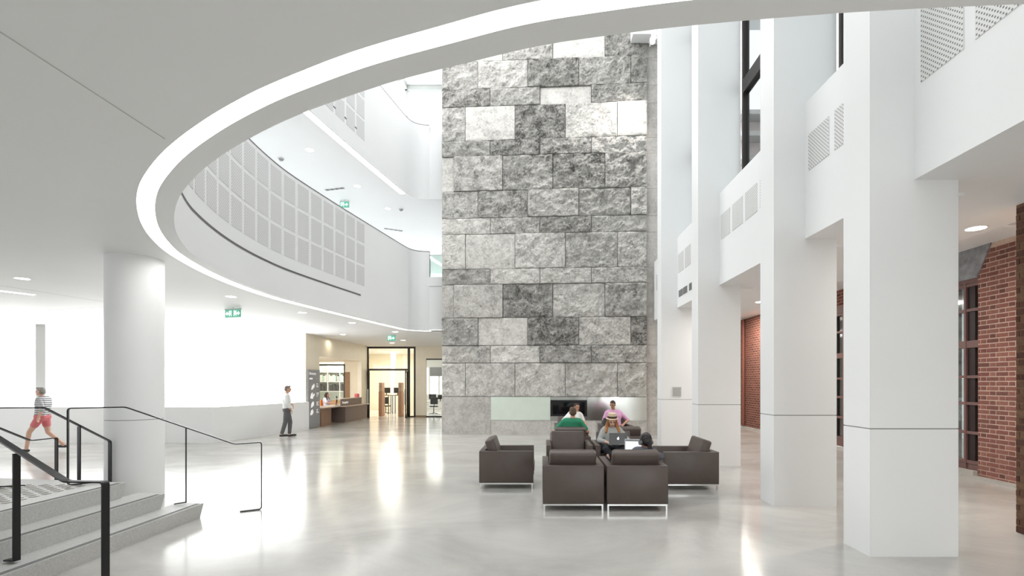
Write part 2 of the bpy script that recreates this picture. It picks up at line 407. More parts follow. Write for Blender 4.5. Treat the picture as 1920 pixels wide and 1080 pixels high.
def balcony(name, z0, z1, label, panels_top, slot_z, i0=0, i1=FAR0, ptsx=None):
    root = structe(name, (-5.8, 10, z0), 0, label)
    A = PATH[i0:i1 + 1]; B = P_BACK[i0:i1 + 1]
    m = MB(); band(m, A, A, z0, z1); band(m, B, B, z0, z1); band(m, A, B, z1, z1)
    m.build('wall_face', WHITE, root, smooth=True)
    C = [p - n * .004 for p, n in zip(A, NRM[i0:i1 + 1])]
    m = MB(); band(m, C, B, z1 + .025, z1 + .025); band(m, C, C, z1, z1 + .025)
    m.build('rail_cap', SLOT, root)
    # arc length
    s = [0.0]
    for i in range(1, len(A)): s.append(s[-1] + (A[i] - A[i - 1]).length)
    def pt(q, off):
        j = 0
        while j < len(s) - 2 and s[j + 1] < q: j += 1
        u = (q - s[j]) / (s[j + 1] - s[j]); p = A[j].lerp(A[j + 1], u); n = NRM[i0 + j].lerp(NRM[i0 + j + 1], u)
        return p - n * off
    def s_at_px(px):                                  # arc length where the wall crosses a given image column, far part
        best = None
        for i in range(len(A) - 1, 0, -1):
            x = CX + FPX * A[i].x / A[i].y
            if x < px: return s[i] + (px - x) / max(1e-6, (CX + FPX * A[min(i + 1, len(A) - 1)].x / A[min(i + 1, len(A) - 1)].y) - x) * (s[min(i + 1, len(A) - 1)] - s[i])
        return 0
    se = s_at_px(683)
    m = MB(); n = 120; sl = s_at_px(676)
    q = [pt(6.0 + (sl - 6.0) * k / n, .006) for k in range(n + 1)]
    band(m, q, q, slot_z - .022, slot_z + .022).build('slot_diffuser', SLOT, root)
    pw, gap, ph, vg = .43, .115, .56, .085
    k = 0; e = se
    while e - pw > 6.0:
        for r in range(3):
            zt = panels_top - r * (ph + vg); zb = zt - ph; quads = []
            for j in range(4):
                a = e - pw + pw * j / 4; b = e - pw + pw * (j + 1) / 4
                pa, pb = pt(a, .007), pt(b, .007)
                quads.append([((pa.x, pa.y, zb), (a, zb)), ((pb.x, pb.y, zb), (b, zb)), ((pb.x, pb.y, zt), (b, zt)), ((pa.x, pa.y, zt), (a, zt))])
                pa2, pb2 = pt(a, .0), pt(b, .0)
                quads.append([((pa.x, pa.y, zb), (a, zb)), ((pb.x, pb.y, zb), (b, zb)), ((pb2.x, pb2.y, zb), (b, zb)), ((pa2.x, pa2.y, zb), (a, zb))])
                quads.append([((pa.x, pa.y, zt), (a, zt)), ((pb.x, pb.y, zt), (b, zt)), ((pb2.x, pb2.y, zt), (b, zt)), ((pa2.x, pa2.y, zt), (a, zt))])
            for w in (e - pw, e):
                pa, pa2 = pt(w, .007), pt(w, 0)
                quads.append([((pa.x, pa.y, zb), (w, zb)), ((pa.x, pa.y, zt), (w, zt)), ((pa2.x, pa2.y, zt), (w, zt)), ((pa2.x, pa2.y, zb), (w, zb))])
            uvpanel('perforated_panel', quads, PERF2, root)
        e -= pw + gap; k += 1
    return root
balcony('wall_left', ZC1, ZB1, 'curved white gallery wall with three rows of perforated squares', ZB1 - .09, 4.45)
# bridge at the far end: low wall, glass and rail
br = structe('wall_bridge', (-3.9, 18.45, ZC1), 0, 'white bridge front with greenish glass beside the stone tower')
MB().box(-4.4, 4.0, 18.45, 18.6, ZC1 + .035, 5.42).build('fascia', WHITE, br)
MB().box(-4.4, 4.0, 18.43, 18.6, 5.43, 5.77).build('kerb', WHITE, br)
MB().box(-4.42, 4.0, 18.5, 18.52, 5.77, 6.6).build('glass_pane', glass('green_glass', (216, 228, 223), .82), br)
MB().box(-4.42, 4.0, 18.48, 18.54, 6.6, 6.66).build('rail', STEEL, br)

# upper gallery ceiling, its light band and the level above
slab('ceiling_upper', offp(lambda p: .25), ZC2, ZC2 + .05, 'pale ceiling of the upper gallery', 8.3, -5, -17, 31)
NE = max(i for i, p in enumerate(PATH[:FAR0]) if p.y < 17.95); P2 = offp(lambda p: .25); P2i = offp(lambda p: .06)
r2 = thing('light_band', 'slim straight light band under the upper gallery front', 'light', (-5.8, 12, ZC2))
band(MB(), P2[:NE], P2i[:NE], ZC2 - .002, ZC2 - .002).build('diffuser', LED, r2)
struct(band(MB(), P2[NE - 1:], P2i[NE - 1:], ZC2, ZC2).build('trim_7', CEILW), 'end of the upper soffit past the light band')
struct(band(MB(), P2i, PATH, ZC2, ZC2).build('trim_2', CEILW), 'narrow soffit lip of the upper gallery')
balcony('wall_left_upper', ZC2, ZB2, 'upper white gallery wall with perforated squares below the skylight', ZB2 - .4, 9.3)
struct(MB().box(-4.4, 4.0, 18.45, 18.6, ZC2 + .01, 11.1).build('wall_bridge_upper', WHITE), 'white upper wall beside the stone tower under the skylight')

struct(MB().box(-5.1, 9, -5, 11.5, 15.7, 15.9).box(3.3, 9, 11.5, 19.5, 15.7, 15.9).box(-5.1, 3.3, 18.6, 19.5, 15.7, 15.9).build('ceiling_roof', WHITE), 'unseen roof over the atrium, its opening shaped to limit the skylight')  # unseen roof, shaped to limit and steer the skylight
# skylight lantern frame
sk = structe('window_1', (-5.1, 19.0, 11.4), 0, 'bright skylight glazing with slim grey frame')
GREYF = mat('skylight_frame', (176, 180, 176), .5)
MB().box(-5.16, 4.0, 18.95, 19.15, 13.05, 13.22).build('beam', GREYF, sk)
MB().box(-5.16, 4.0, 18.90, 19.2, 13.22, 13.36).build('beam', WHITE, sk)
MB().box(-5.3, -5.06, 6.0, 19.15, 13.05, 13.3).build('beam', GREYF, sk)
MB().box(-5.13, -5.06, 19.0, 19.07, 11.1, 13.05).build('post', GREYF, sk)
MB().box(-5.06, 4.0, 19.03, 19.04, 11.1, 13.05).build('pane', glass('clear_glass', (250, 252, 251), .96), sk)

# ceiling joints
for i, (a, b) in enumerate([((-2.97, -4), (-2.97, 3.93)), (up(0, 535, ZC1), up(203, 567, ZC1)), (up(0, 585, ZC1), up(203, 575, ZC1))]):
    a = Vector((a[0], a[1])); b = Vector((b[0], b[1])); dr = (b - a).normalized(); nn = Vector((-dr.y, dr.x)) * .005
    if i: a = a - dr * 4; 
    MBj = MB().add([(q.x, q.y, z) for z in (ZC1 - .002, ZC1 + .01) for q in (a - nn, a + nn, b + nn, b - nn)], [(0, 1, 2, 3), (4, 5, 6, 7), (0, 1, 5, 4), (1, 2, 6, 5), (2, 3, 7, 6), (3, 0, 4, 7)])
    struct(MBj.build('trim_%d' % (3 + i), mat('ceiling_joint', (196, 196, 194), .7)), 'thin dark joint line in the lobby ceiling')

# ------------------------------------------------------------------ stone tower
SP0, SP1 = Vector((-3.50, 17.74)), Vector((3.73, 17.28))
SL = (SP1 - SP0).length; SANG = math.atan2(SP1.y - SP0.y, SP1.x - SP0.x)
tower = structe('wall_back', (SP0.x, SP0.y, 0), SANG, 'tall wall of rough grey split-faced stone blocks')
MB().box(.01, SL - .02, .06, .8, 0, 15.6).build('backing', mat('joint_dark', (70, 68, 66), .9), tower, local=True)
ZR = [1.344, 2.537, 3.157, 4.144, 5.33, 5.88, 7.12, 7.69, 8.65, 9.88, 10.44, 11.65, 12.27, 13.24, 14.44, 15.0, 15.6]
def uz(zx): return (820 + zx / 2.769 - 828) / (1213.6 - 828) * SL
JA, JB, JC, JD = [148, 410, 672, 940], [280, 540, 806], [215, 477, 741, 1008], [87, 346, 607, 876]
ROWJ = [JA, JB, JC, JD, JB, JA, JB, JC, JD, JB, JA, JB, JC, JD, JB, JA]
DARKSMOOTH = {(10, 2)}
random.seed(4)
stone_id = 0
for r in range(16):
    z0, z1 = ZR[r], ZR[r + 1]
    us = [0] + [uz(q) for q in ROWJ[r]] + [SL]
    for k in range(len(us) - 1):
        u0, u1 = us[k] + .009, us[k + 1] - .009
        w = u1 - u0; h = z1 - z0 - .02
        if w < .05: continue
        rough = random.choice([.2, .5, .8, 1.0, 1.0, 1.2]); proud = random.uniform(0, .05) + (.03 if random.random() < .25 else 0)
        if k == 0 and w < .6: rough, proud = .15, 0
        if (r, k) == (11, 2): rough, proud = .1, -.03
        nx = max(5, int(w / .035)); nz = max(5, int(h / .035)); off = Vector((random.random() * 90, random.random() * 90, 3))
        vs = []; fs = []
        for j in range(nz + 1):
            for i in range(nx + 1):
                x = w * i / nx; z = h * j / nz
                ed = min(1, min(x, w - x, z, h - z) / .05)
                q = Vector((x * 3.2, z * 3.2, 0)) + off
                dd = noise.fractal(q, .7, 2.2, 6) * .085 + abs(noise.noise(q * .7)) * .06
                vs.append((x, -max(-.04, proud + (.012 + rough * dd) * (.35 + .65 * ed)), z))
        n = len(vs)
        for j in range(nz):
            for i in range(nx):
                a = j * (nx + 1) + i; fs.append((a, a + 1, a + nx + 2, a + nx + 1))
        rim = [i for i in range(nx + 1)] + [(j + 1) * (nx + 1) - 1 for j in range(1, nz + 1)] + [nz * (nx + 1) + i for i in range(nx - 1, -1, -1)] + [j * (nx + 1) for j in range(nz - 1, 0, -1)]
        vs += [(vs[i][0], .07, vs[i][2]) for i in rim]
        for q in range(len(rim)): fs.append((rim[q], n + q, n + (q + 1) % len(rim), rim[(q + 1) % len(rim)]))
        me = bpy.data.meshes.new('stone_block'); me.from_pydata(vs, [], fs); me.materials.append(STONE)
        so = link('stone_block', me, tower, (u0, 0, z0 + .01)); so['face_rough'] = float(rough)
def ux(px): return (px - 828) / (1213.6 - 828) * SL
for (a, b, z0, z1) in ((828, 922, 0, 1.338), (922, 1036, 0, .508), (1036, 1120, 0, .508), (1120, 1213.6, 0, .508)):
    MB().box(ux(a) + .004, ux(b) - .004, -.02, .07, z0, z1).build('base_slab', STONE2, tower, local=True)
MB().rbox(ux(922) + .003, ux(1035) - .003, -.03, .07, .514, 1.338, .004, 1).build('pale_panel', mat('pale_green_panel', (222, 232, 220), .12, var=.03), tower, local=True)  # left panel of the band, pale green and non-metal
for (a, b) in ((1035, 1103), (1103, 1213.6)):
    MB().rbox(ux(a) + .003, ux(b) - .003, -.03, .07, .514, 1.338, .004, 1).build('steel_panel', STEEL, tower, local=True)
for i, (z0, z1) in enumerate(zip([0] + ZR[:-1], ZR)):        # smooth return to the right
    MB().box(SL, SL + 1.6, .12, .3, z0 + .004, z1 - .004).build('return_slab', STONE2, tower, local=True)
fpx, fpy = (SP0 + (SP1 - SP0) * (ux(1069) / SL))
fire = thing('fireplace', 'black letterbox fireplace set in the steel band of the stone wall', 'fireplace', (fpx, fpy, .66), SANG)
fw = ux(1103) - ux(1035)
fm = MB().box(-fw / 2, fw / 2, -.05, -.028, 0, .07).box(-fw / 2, fw / 2, -.05, -.028, .50, .57).box(-fw / 2, -fw / 2 + .08, -.05, -.028, .07, .5).box(fw / 2 - .08, fw / 2, -.05, -.028, .07, .5)
fm.build('frame', BLACKM, fire, local=True)
MB().box(-fw / 2 + .08, fw / 2 - .08, -.04, -.032, .07, .5).build('glass_front', mat('fire_glass', (16, 16, 18), .06, spec=.6), fire, local=True)

# bulkhead and spots at the top of the tower
struct(MB().box(3.15, 3.78, 16.75, 17.2, 13.62, 15.6).box(3.78, 4.2, 16.7, 17.2, 13.58, 15.6).build('trim_6', WHITE), 'small white bulkhead at the top of the stone wall')
for i, (px, py) in enumerate(((1228, 57), (1226, 65.5), (1223, 74))):
    x, y, z = at(px, py, 16.45 - i * .05)
    sp = thing('spotlight', ['topmost', 'middle', 'lowest'][i] + ' of three small spotlights high beside the stone wall', 'spotlight', (x, y, z), 0, 'spotlights on the bulkhead')
    MB().cyl((0, 0), .085, -.02, .14, 16, M=Matrix.Rotation(math.radians(155), 4, 'X')).build('housing', WHITE, sp, local=True)
    MB().cyl((0, 0), .07, -.03, -.021, 16, M=Matrix.Rotation(math.radians(155), 4, 'X') @ Matrix.Translation((0, 0, .17 + .0))).build('lens', LED, sp, local=True)
    MB().box(-.02, .02, .0, .35, .0, .04).build('bracket', WHITE, sp, local=True)
    sl_ = bpy.data.lights.new('spot_beam', 'SPOT'); sl_.energy = 230; sl_.spot_size = math.radians(75); sl_.spot_blend = .8; sl_.shadow_soft_size = .08; sl_.color = (1, .97, .92)
    so_ = bpy.data.objects.new('spot_beam', sl_); so_.location = (x - .05, y - .12, z - .25); COL.objects.link(so_)
    tgt = Vector(((3.0, 17.3, 10.5), (1.5, 17.4, 8.0), (0, 17.5, 4.0))[i]); so_.rotation_euler = (tgt - so_.location).to_track_quat('-Z', 'Y').to_euler()
bpy.context.view_layer.update()

# ------------------------------------------------------------------ right colonnade
CD = [5.26, 7.416, 10.96, 14.3]
CLAB = ['nearest and widest white pillar of the colonnade, by the brick wall', 'second white pillar from the right, behind the nearest one', 'third white pillar, behind the armchair on the right', 'farthest white pillar, next to the stone wall']
for i, d in enumerate(CD):
    c = thing('pillar', CLAB[i], 'pillar', (3.97, d + .23, 0), 0, 'white pillars of the colonnade')
    MB().box(3.5, 4.44, d, d + .455, 0, 1.352).build('plinth', WHITE, c)
    MB().box(3.508, 4.432, d + .008, d + .447, 1.352, 1.364).build('joint', DARKLINE, c)
    MB().box(3.5, 4.44, d, d + .455, 1.364, 15.7).build('shaft', WHITE, c)
BE = [(1.2, CD[0]), (CD[0] + .455, CD[1]), (CD[1] + .455, CD[2]), (CD[2] + .455, CD[3]), (CD[3] + .455, 17.2)]
BLAB = ['white wall beam over the near aisle with two large perforated squares', 'white wall beam between the two nearest pillars', 'white wall beam between the second and third pillars', 'white wall beam between the third and last pillars, with small lettering', 'white wall beam between the last pillar and the stone wall']
for i, (a, b) in enumerate(BE):
    bm_ = thing('beam', BLAB[i], 'beam', (4.4, (a + b) / 2, 4.0), 0, 'white beams of the colonnade')
    MB().box(3.97, 4.9, a, b, 4.0, 6.02).build('body', WHITE, bm_)
    e = b - .1 if i < 4 else b - .3
    while e - .52 > a + .05:
        zb, zt = 4.97, 5.50
        if i == 0: zt = 5.75
        x = 3.962; y0, y1 = e, e - .52
        q = [[((x, y0, zb), (y0, zb)), ((x, y1, zb), (y1, zb)), ((x, y1, zt), (y1, zt)), ((x, y0, zt), (y0, zt))]]
        for (p0, p1) in (((y0, zb), (y1, zb)), ((y0, zt), (y1, zt)), ((y0, zb), (y0, zt)), ((y1, zb), (y1, zt))):
            q.append([((x, p0[0], p0[1]), (0, 0)), ((x, p1[0], p1[1]), (0, 0)), ((x + .01, p1[0], p1[1]), (0, 0)), ((x + .01, p0[0], p0[1]), (0, 0))])
        uvpanel('perforated_panel', q, PERF, bm_)
        e -= .645
    if i == 3:                                        # small grey lettering, too small to read in the photograph
        y = b - .18
        for g in (3, 3, 0, 6, 0, 1, 2):
            if g == 0: y -= .12; continue
            for k in range(g):
                MB().box(3.955, 3.972, y - .1, y, 4.28, 4.46).build('letter', mat('letter_grey', (120, 120, 118), .6), bm_); y -= .125
            y -= .05
# windows above the beams
for i, (a, b) in enumerate(BE):
    wn = structe('window_%d' % (2 + i), (4.6, (a + b) / 2, 6.02), 0, 'dark framed clerestory window above the beam')
    for y in (a + .02, b - .05):
        MB().box(4.46, 4.60, y - .03, y + .04, 6.02, 15.7).build('mullion', FRAME, wn)
    for z in (8.2, 11.6):
        MB().box(4.46, 4.60, a + .06, b - .08, z, z + .3).build('transom', FRAME, wn)
    MB().box(4.46, 4.60, a + .06, b - .08, 6.02, 6.06).build('sill', FRAME, wn)
    for z0, z1 in ((6.06, 8.2), (8.5, 11.6), (11.9, 15.7)):
        MB().box(4.52, 4.53, a + .06, b - .08, z0, z1).build('pane', glass('dimming_glass', (196, 199, 199), .93), wn)  # pane tint added to cut the daylight on the pillar fronts
# neighbouring building seen through the clerestory
nb = thing('building', 'neighbouring low building with grey balconies seen through the clerestory window', 'building', (12, 24, 0))
NBW = mat('render_grey', (176, 174, 172), .8, var=.15, scale=2); NBD = mat('dark_glass_facade', (92, 92, 92), .4, var=.3, scale=3)
MB().box(9.2, 14, 12, 25, 4.6, 8.5).build('lower_block', NBD, nb)
MB().box(9.1, 14, 12, 25, 8.5, 9.3).build('parapet', NBW, nb)
MB().box(10.2, 15, 26, 34, 0, 15.5).build('tower_block', mat('pink_brick', (196, 184, 182), .8, var=.1, scale=4), nb)
for z in (11.8, 13.2, 14.4, 15.5):
    MB().box(9.6, 15, 25.2, 34, z, z + .22).build('balcony_slab', NBW, nb)
    MB().box(9.6, 9.65, 25.2, 34, z + .3, z + .36).build('balcony_rail', NBW, nb)

# aisle: ceiling, brick wall, window, pier
struct(MB().box(4.445, 6.5, -4, 24, 4.04, 4.2).build('ceiling_aisle', WHITE), 'white aisle ceiling behind the pillars')
struct(MB().box(6.5, 9.2, -4, 24, 4.46, 4.6).box(6.5, 6.52, -4, 24, 4.2, 4.46).box(6.5, 9.2, 6.9, 7.0, 4.04, 4.46).build('ceiling_recess', WHITE), 'raised white ceiling strip along the brick wall')
struct(MB().box(3.5, 8.5, 23.6, 23.8, 0, 4.6).build('wall_aisle_end', WHITE), 'white end wall of the aisle')
BX = 8.45
wr = structe('wall_right', (BX, 9, 0), 0, 'red brick wall along the aisle')
MB().box(BX, BX + .35, 6.2, 9.56, 0, 4.46).build('mortar_bed', MORTAR, wr)
MB().box(BX, BX + .35, -6, 6.2, 0, 4.46).box(BX, BX + .35, 11.3, 12.9, 0, 4.46).box(BX, BX + .35, 15.2, 23.6, 0, 4.46).box(BX, BX + .35, 9.56, 11.3, 4.0, 4.46).box(BX, BX + .35, 12.9, 15.2, 4.0, 4.46).build('brickwork', BRICKWORK, wr)  # nearest stretch is unseen, added to close off side daylight
def bricks(parent, x, y_lo, y_hi, z_hi, m, course=.0892, st=.232, hd=.11, jt=.019, edge_hi=None):
    made = {}
    n = int(z_hi / course)
    for r in range(n):
        z0 = r * course + .006; z1 = z0 + course - jt
        y = y_hi - (0 if r % 2 == 0 else .06); first = True
        k = r % 2
        if r % 2: segs = [(y_hi - .06 + jt, y_hi)]
        else: segs = []
        while y > y_lo:
            L = st if k % 2 == 0 else hd
            segs.append((max(y_lo, y - L), y)); y -= L + jt; k += 1
        for (a, b) in segs:
            if b - a < .02: continue
            key = round(b - a, 3)
            if key not in made:
                w = (b - a) / 2; me = MB().box(-.008, .02, -w, w, 0, course - jt).mesh('brick'); me.materials.append(m); made[key] = me
            o = link('brick', made[key], parent)
            pw = wl(parent); o.location = (x - pw.x + random.uniform(-.003, .003), (a + b) / 2 - pw.y, z0)
bricks(wr, BX, 8.72, 9.555, 4.44, BRICK)
MB().prism([(9.26, 4.46), (9.56, 3.88), (11.3, 3.88), (11.6, 4.46)], 0, .05, M=Matrix(((0, 0, 1, BX - .03), (1, 0, 0, 0), (0, 1, 0, 0), (0, 0, 0, 1)))).build('stone_lintel', mat('old_stone', (150, 152, 156), .8, var=.35, scale=6), wr)
MB().box(BX - .09, BX, 9.57, 9.57 + 1.7, 0, .14).box(BX - .13, BX - .005, 6.2, 23.5, 0, .05).build('kerb', mat('kerb_concrete', (186, 182, 176), .8, var=.1), wr)
MB().cyl((BX - .07, 20.4), .05, .1, 4.4, 12).build('downpipe', mat('pipe_brown', (140, 84, 70), .5), wr)
WOODBR = mat('window_brown', (122, 92, 88), .5); WDARK = mat('window_dark', (44, 30, 30), .5)
WGLASS = glass('grey_glass', (176, 182, 180), .72, .05)
ZT = [.29, .864, 1.435, 1.96, 2.60, 3.27, 3.76]
for wi, (a, b) in enumerate(((9.56, 11.3), (12.9, 15.2))):
    wn = structe('window_%d' % (7 + wi), (BX + .1, (a + b) / 2, 0), 0, 'tall brown-framed window in the brick wall')
    fins = [a + .1 + .62 * k for k in range(int((b - a) / .62) + 1) if a + .1 + .62 * k + .2 < b]
    for f in fins:
        MB().box(BX + .03, BX + .3, f, f + .17, .29, 3.78).build('fin', WDARK, wn)
        MB().box(BX - .01, BX + .1, f + .17, f + .215, .04, 3.8).build('mullion', WOODBR, wn)
    for q, z in enumerate(ZT):
        hh = .07 if q == 4 else .028
        MB().box(BX, BX + .12, a, b, z - hh, z + hh).build('transom', WOODBR, wn)
    MB().box(BX + .02, BX + .1, a, b, .05, .27).build('bottom_panel', WOODBR, wn)
    MB().box(BX + .02, BX + .3, a, b, 3.8, 4.0).build('head', WOODBR, wn)
    xs = [a] + [v for f in fins for v in (f, f + .215)] + [b]
    for p0, p1 in zip(xs[::2], xs[1::2]):
        if p1 - p0 < .03: continue
        for z0, z1 in zip(ZT[:-1], ZT[1:]): MB().box(BX + .1, BX + .11, p0, p1, z0 + .03, z1 - .03).build('pane', WGLASS, wn)
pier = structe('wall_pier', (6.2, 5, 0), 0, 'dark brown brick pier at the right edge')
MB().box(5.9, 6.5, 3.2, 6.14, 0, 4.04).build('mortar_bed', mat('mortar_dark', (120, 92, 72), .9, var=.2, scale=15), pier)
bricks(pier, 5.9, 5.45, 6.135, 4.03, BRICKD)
def downlight(x, y, z, label, r=.11, m=LED, grp='round ceiling downlights'):
    o = thing('downlight', label, 'light', (x, y, z), 0, grp)
    n = 24
    ringm = MB(); vs = []; fs = []
    for (q, zz) in ((r, -.006), (r + .015, -.006), (r + .015, 0), (r, 0)):
        vs += [(q * math.cos(2 * math.pi * i / n), q * math.sin(2 * math.pi * i / n), zz) for i in range(n)]
    for j in range(4):
        for i in range(n): fs.append((j * n + i, j * n + (i + 1) % n, ((j + 1) % 4) * n + (i + 1) % n, ((j + 1) % 4) * n + i))
    ringm.add(vs, fs).build('trim_ring', WHITE, o, local=True)
    MB().cyl((0, 0), r, -.004, .0, n).build('lens', m, o, local=True)
    return o
x, y = up(1830, 428, 4.04); downlight(x, y, 4.04, 'round downlight in the aisle ceiling by the brick wall', .12, LEDWARM, 'aisle downlights')
downlight(6.0, 13.5, 4.04, 'downlight in the aisle ceiling behind the nearest pillars', .12, LEDWARM, 'aisle downlights')

struct(MB().box(-30, 2, -6.2, -6, 0, 3.78).build('wall_front_added', WHITE), 'unseen white wall behind the viewer, added to block daylight')  # unseen, added to block daylight from behind the viewer
struct(MB().box(-17, 9, -5.2, -5.02, 3.9, 15.7).build('wall_front_upper_added', WHITE), 'unseen white upper wall behind the viewer, added to darken the upper pillars')  # unseen, added to keep daylight off the upper pillar fronts
wf = structe('window_12', (3, -6, 0), 0, 'unseen glazed bays behind the viewer, added to let daylight in')  # unseen bays added so daylight reaches the pillars and chairs
for x in (2, 4, 6, 8): MB().box(x - .05, x + .05, -6.1, -6, 0, 3.78).build('mullion', FRAME, wf)
for x in (2, 4, 6): MB().box(x + .05, x + 1.95, -6.06, -6.05, 0, 3.78).build('pane', glass('clear_glass'), wf)
# ------------------------------------------------------------------ lobby ceiling fittings
DL = [(42, 522, 'large downlight at the far left of the lobby ceiling'), (433, 556, 'downlight above the double exit sign'), (567, 586, 'downlight under the light band, left of the dim middle pair'),
      (660, 605, 'downlight close below the light band over the reception'), (643, 627, 'downlight in front of the reception alcove'), (741, 622, 'downlight just above the single exit sign'),
      (756, 638, 'downlight right of the single exit sign'), (735, 643, 'small downlight directly over the glass entrance'), (545, 608, 'faint downlight beside the luminous wall')]
for (px, py, lb) in DL:
    x, y = up(px, py, ZC1); downlight(x, y, ZC1, lb, .11, LEDWARM if px > 600 else LED)
for (px, py, lb) in ((581, 281, 'downlight in the upper gallery ceiling nearest the oval edge'), (670, 349, 'downlight midway along the upper gallery ceiling'), (727, 391, 'small downlight near the far end of the upper gallery ceiling')):
    x, y = up(px, py, ZC2); downlight(x, y, ZC2, lb, .11, LED, 'upper gallery downlights')
for (px, py, lb) in ((527, 297, 'small grey smoke detector on the upper gallery ceiling, nearest the oval edge'), (752, 392, 'small grey smoke detector at the far end of the upper gallery ceiling')):
    x, y = up(px, py, ZC2)
    o = thing('smoke_detector', lb, 'detector', (x, y, ZC2)); MB().cyl((0, 0), .09, -.03, 0, 16).build('base', PERFW, o, local=True); MB().cyl((0, 0), .045, -.07, -.03, 16, .07).build('sensor', DARKLINE, o, local=True)
a = Vector(up(65, 553, ZC1)); b = a + Vector((-.9, -1.75)); dr = (b - a).normalized(); nn = Vector((-dr.y, dr.x)) * .06
o = thing('linear_light', 'recessed linear light at the left edge of the ceiling', 'light', (a.x, a.y, ZC1))
MB().add([(q.x, q.y, ZC1 - .004) for q in (a - nn, a + nn, b + nn, b - nn)] + [(q.x, q.y, ZC1) for q in (a - nn, a + nn, b + nn, b - nn)], [(0, 1, 2, 3), (0, 1, 5, 4), (1, 2, 6, 5), (2, 3, 7, 6), (3, 0, 4, 7)]).build('diffuser', LED, o)
o = thing('panel_light', 'square light panel in the ceiling by the rectangular post', 'light', (-15.7, 14.6, ZC1))
MB().box(-.45, .45, -.35, .35, -.006, 0).build('diffuser', LED, o, local=True)
MB().box(-.48, .48, -.38, -.35, -.01, 0).box(-.48, .48, .35, .38, -.01, 0).box(-.48, -.45, -.35, .35, -.01, 0).box(.45, .48, -.35, .35, -.01, 0).build('frame', WHITE, o, local=True)

GREEN = mat('exit_green', (84, 150, 128), .5, emit=.35)
GLYPH = mat('exit_glyph', (225, 250, 240), .5, emit=.8)
def exit_sign(name, label, loc, rz, plates, w, h, drop):
    o = thing(name, label, 'sign', loc, rz)
    tot = len(plates) * w + (len(plates) - 1) * .03
    MB().box(-tot / 2, tot / 2, -.03, .03, -drop - .03, -drop).build('housing', PERFW, o, local=True)
    MB().box(-.012, .012, -.012, .012, -drop, 0).build('hanger', PERFW, o, local=True)
    for i, dr in enumerate(plates):
        x0 = -tot / 2 + i * (w + .03); z1 = -drop - .03; z0 = z1 - h
        p = MB().box(x0, x0 + w, -.012, .012, z0, z1).build('plate', GREEN, o, local=True)
        cx = x0 + w * (.3 if dr < 0 else .72); cz = (z0 + z1) / 2; u = h * .26 * dr
        MB().prism([(cx + u, cz), (cx, cz + h * .26), (cx, cz + h * .09), (cx - u, cz + h * .09), (cx - u, cz - h * .09), (cx, cz - h * .09), (cx, cz - h * .26)], -.016, -.012, M=Matrix(((1, 0, 0, 0), (0, 0, 1, 0), (0, 1, 0, 0), (0, 0, 0, 1)))).build('arrow', GLYPH, p, local=True)
        dx = x0 + w * (.72 if dr < 0 else .28); a_ = w * .17; b_ = h * .34
        g = MB().box(dx - a_, dx - a_ * .72, -.016, -.012, cz - b_, cz + b_).box(dx + a_ * .72, dx + a_, -.016, -.012, cz - b_, cz + b_).box(dx - a_, dx + a_, -.016, -.012, cz + b_ * .82, cz + b_)
        g.cyl((dx, cz + b_ * .5), h * .055, 0, .004, 10, M=Matrix(((1, 0, 0, 0), (0, 0, 1, -.016), (0, 1, 0, 0), (0, 0, 0, 1))))
        for (p0, p1) in (((0, .34), (-.1, -.1)), ((-.1, -.1), (.35, -.35)), ((-.1, -.1), (-.5, -.6)), ((.0, .25), (.42, .05)), ((0, .25), (-.45, .1))):
            q0 = Vector((dx + p0[0] * a_, -.014, cz + p0[1] * b_)); q1 = Vector((dx + p1[0] * a_, -.014, cz + p1[1] * b_))
            g.cap(q0, h * .03, q1, h * .03, 6)
        g.build('running_figure', GLYPH, p, local=True)
    return o
x, y = up(437, 577, ZC1); exit_sign('exit_sign', 'double green exit sign with arrows pointing both ways', (x, y, ZC1), -.3, (-1, 1), .235, .2, .02)
x, y = up(734, 626, ZC1); exit_sign('exit_sign', 'small green exit sign above the glass entrance', (x, y, ZC1), 0, (1,), .32, .22, .03)
x, y = up(646, 375, ZC2); exit_sign('exit_sign', 'green exit sign under the upper gallery ceiling', (x, y, ZC2), 0, (1,), .34, .22, .03)
# dark slot lines on the upper gallery ceiling
for (p, q, lb) in (((720, 428), (755, 433), 'row of small dark grille slots in the upper gallery ceiling, far end'), ((610, 356), (645, 352), 'single dark slot line in the upper gallery ceiling, near the exit sign')):
    a = Vector(up(*p, ZC2)); b = Vector(up(*q, ZC2)); dr = (b - a).normalized(); nn = Vector((-dr.y, dr.x)) * .05
    g = thing('ceiling_grille', lb, 'grille', (a.x, a.y, ZC2)); L = (b - a).length
    MB().add([(c.x, c.y, zz) for zz in (ZC2 - .012, ZC2) for c in (a - nn * 1.3, a + nn * 1.3, b + nn * 1.3, b - nn * 1.3)], [(0, 1, 2, 3), (0, 1, 5, 4), (1, 2, 6, 5), (2, 3, 7, 6), (3, 0, 4, 7)]).build('frame', PERFW, g)
    for k in range(4):
        a1 = a + dr * L * (k + .1) / 4; b1 = a + dr * L * (k + .9) / 4
        MB().add([(c.x, c.y, zz) for zz in (ZC2 - .016, ZC2 - .01) for c in (a1 - nn, a1 + nn, b1 + nn, b1 - nn)], [(0, 1, 2, 3), (0, 1, 5, 4), (1, 2, 6, 5), (2, 3, 7, 6), (3, 0, 4, 7)]).build('slot', SLOT, g)

